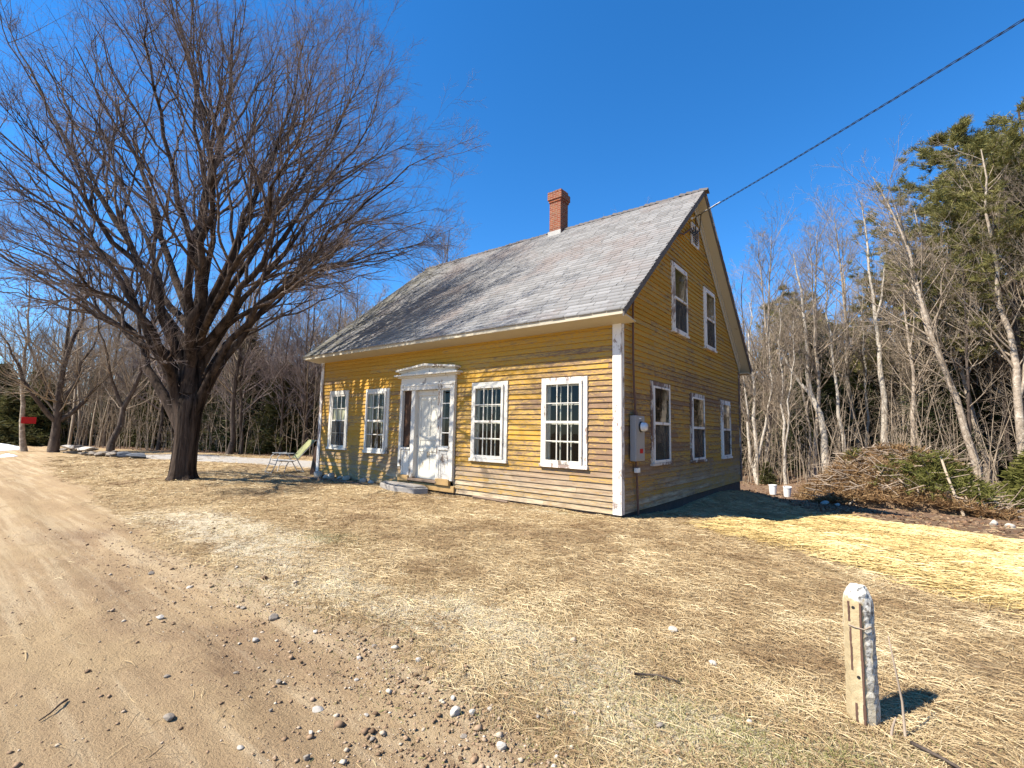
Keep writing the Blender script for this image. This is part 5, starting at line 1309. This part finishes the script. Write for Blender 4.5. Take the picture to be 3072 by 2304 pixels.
# chaff on the pale edge of the road and sprouting tufts
x, y, r = polar(260000, 2.4, 12, -70, 15); m = masks(x, y)
keep = off_house(x, y) & (rg.random(len(x)) < np.clip(m['moss'] * .8 + m['white'] * .35, 0, 1)); x, y, r = x[keep], y[keep], r[keep]; n = len(x)
P = np.stack([x, y, ground_z(x, y) - .002], 1); D = np.stack([rg.normal(0, .8, n), rg.normal(0, .8, n), rg.uniform(.1, .9, n)], 1)
V, F, A = blades(P, D, .038, .0042, rg)
mm = masks(x, y); tone = np.clip(.38 + .75 * mm['white'] - .55 * mm['moss'] + rg.normal(0, .25, n), 0, 1)
tag(link('short_turf', np_mesh('short_turf', V, F, MAT['moss_grass'], False, {'rnd': np.repeat(tone, 4)})), 'short pale and greenish turf along the road edge', 'turf', kind='stuff')

# dead leaves
x = np.r_[rg.uniform(-4, 14, 9000), rg.uniform(-45, -11, 9000)]; y = np.r_[rg.uniform(5, 24, 9000), rg.uniform(-5, 12, 9000)]
m = masks(x, y); keep = (rg.random(len(x)) < m['litter']) & off_house(x, y); x, y = x[keep], y[keep]; n = len(x)
P = np.stack([x, y, ground_z(x, y) + .012], 1); D = np.stack([rg.normal(size=n), rg.normal(size=n), np.abs(rg.normal(0, .35, n))], 1)
V, F, A = blades(P, D, .075, .05, rg)
tag(link('dead_leaves', np_mesh('dead_leaves', V, F, MAT['dead_leaves'], False, {'rnd': A})), 'brown dead leaves littering the wood edge', 'leaves', kind='stuff')

# clods and grit on the dirt
x, y, r = polar(110000, 2.4, 11, -90, 12); d = road_dist(x, y)
keep = (rg.random(len(x)) < np.exp(-((d + .3) / .5) ** 2) * .55 + .045 * (d < 0) + .10 * np.exp(-((d - .5) / .6) ** 2)); x, y, r = x[keep], y[keep], r[keep]; n = len(x)
oct_ = np.array([(1, 0, 0), (.3, .9, .1), (-.8, .5, -.1), (-.7, -.6, .1), (.4, -.9, 0), (.1, .05, .8), (0, 0, -.7)]); tri = np.array([(0, 1, 5), (1, 2, 5), (2, 3, 5), (3, 4, 5), (4, 0, 5), (1, 0, 6), (2, 1, 6), (3, 2, 6), (4, 3, 6), (0, 4, 6)])
sz = np.exp(rg.normal(-5.2, .55, n)); an = rg.uniform(0, 6.28, n); J = oct_[None] * rg.uniform(.6, 1.3, (n, 7, 3))
V = np.stack([J[..., 0] * np.cos(an)[:, None] - J[..., 1] * np.sin(an)[:, None], J[..., 0] * np.sin(an)[:, None] + J[..., 1] * np.cos(an)[:, None], J[..., 2] * .7], -1) * sz[:, None, None]
V += np.stack([x, y, ground_z(x, y) + sz * .25], 1)[:, None, :]
F = (np.arange(n)[:, None, None] * 7 + tri[None]).reshape(-1, 3)
foliage('clod', (.13, .08, .045), (.30, .20, .12), (.52, .45, .35), 0)
tag(link('dirt_clods', np_mesh('dirt_clods', V.reshape(-1, 3), F, MAT['clod'], False, {'rnd': np.repeat(np.clip(rg.normal(.45, .25, n), 0, 1), 7)})), 'small clods and grit on the churned road edge', 'clods', kind='stuff')

# ------------------------------------------------------------------ light, sky, camera
AZ, EL = R(-150), R(48.5)
sun = bpy.data.lights.new('sun', 'SUN'); sun.energy = 5; sun.angle = R(.53); sun.color = (1, .93, .82)
so = bpy.data.objects.new('sun', sun); COL.objects.link(so)
tosun = Vector((math.sin(AZ) * math.cos(EL), math.cos(AZ) * math.cos(EL), math.sin(EL)))
so.rotation_euler = (-tosun).to_track_quat('-Z', 'Y').to_euler()
world = bpy.data.worlds.new('World'); scene.world = world; world.use_nodes = True
nt = world.node_tree; sky = nt.nodes.new('ShaderNodeTexSky'); sky.sky_type = 'NISHITA'; sky.sun_disc = False
sky.sun_elevation = EL; sky.sun_rotation = AZ; sky.altitude = 700; sky.air_density = 1.0; sky.dust_density = .0; sky.ozone_density = 7
bg = nt.nodes['Background']; hs = nt.nodes.new('ShaderNodeHueSaturation'); hs.inputs['Saturation'].default_value = 1.22; nt.links.new(sky.outputs[0], hs.inputs['Color']); nt.links.new(hs.outputs[0], bg.inputs[0]); bg.inputs[1].default_value = .112
scene.view_settings.view_transform = 'Standard'; scene.view_settings.look = 'None'; scene.view_settings.exposure = 1.18; scene.view_settings.gamma = 1
cam = bpy.data.cameras.new('camera'); co = bpy.data.objects.new('camera', cam); COL.objects.link(co)
cam.sensor_width = 36; cam.lens = 36 * 1427.457 / 3072; cam.clip_start = .05; cam.clip_end = 2000
yaw, pitch, roll = R(-38.281), R(5.604), R(1.131)
fwd = Vector((math.sin(yaw) * math.cos(pitch), math.cos(yaw) * math.cos(pitch), math.sin(pitch)))
right = Vector((math.cos(yaw), -math.sin(yaw), 0)); up = right.cross(fwd)
r2 = right * math.cos(roll) + up * math.sin(roll); u2 = -right * math.sin(roll) + up * math.cos(roll)
from mathutils import Matrix
co.matrix_world = Matrix(((r2.x, u2.x, -fwd.x, CAMPOS[0]), (r2.y, u2.y, -fwd.y, CAMPOS[1]), (r2.z, u2.z, -fwd.z, CAMPOS[2]), (0, 0, 0, 1)))
scene.camera = co
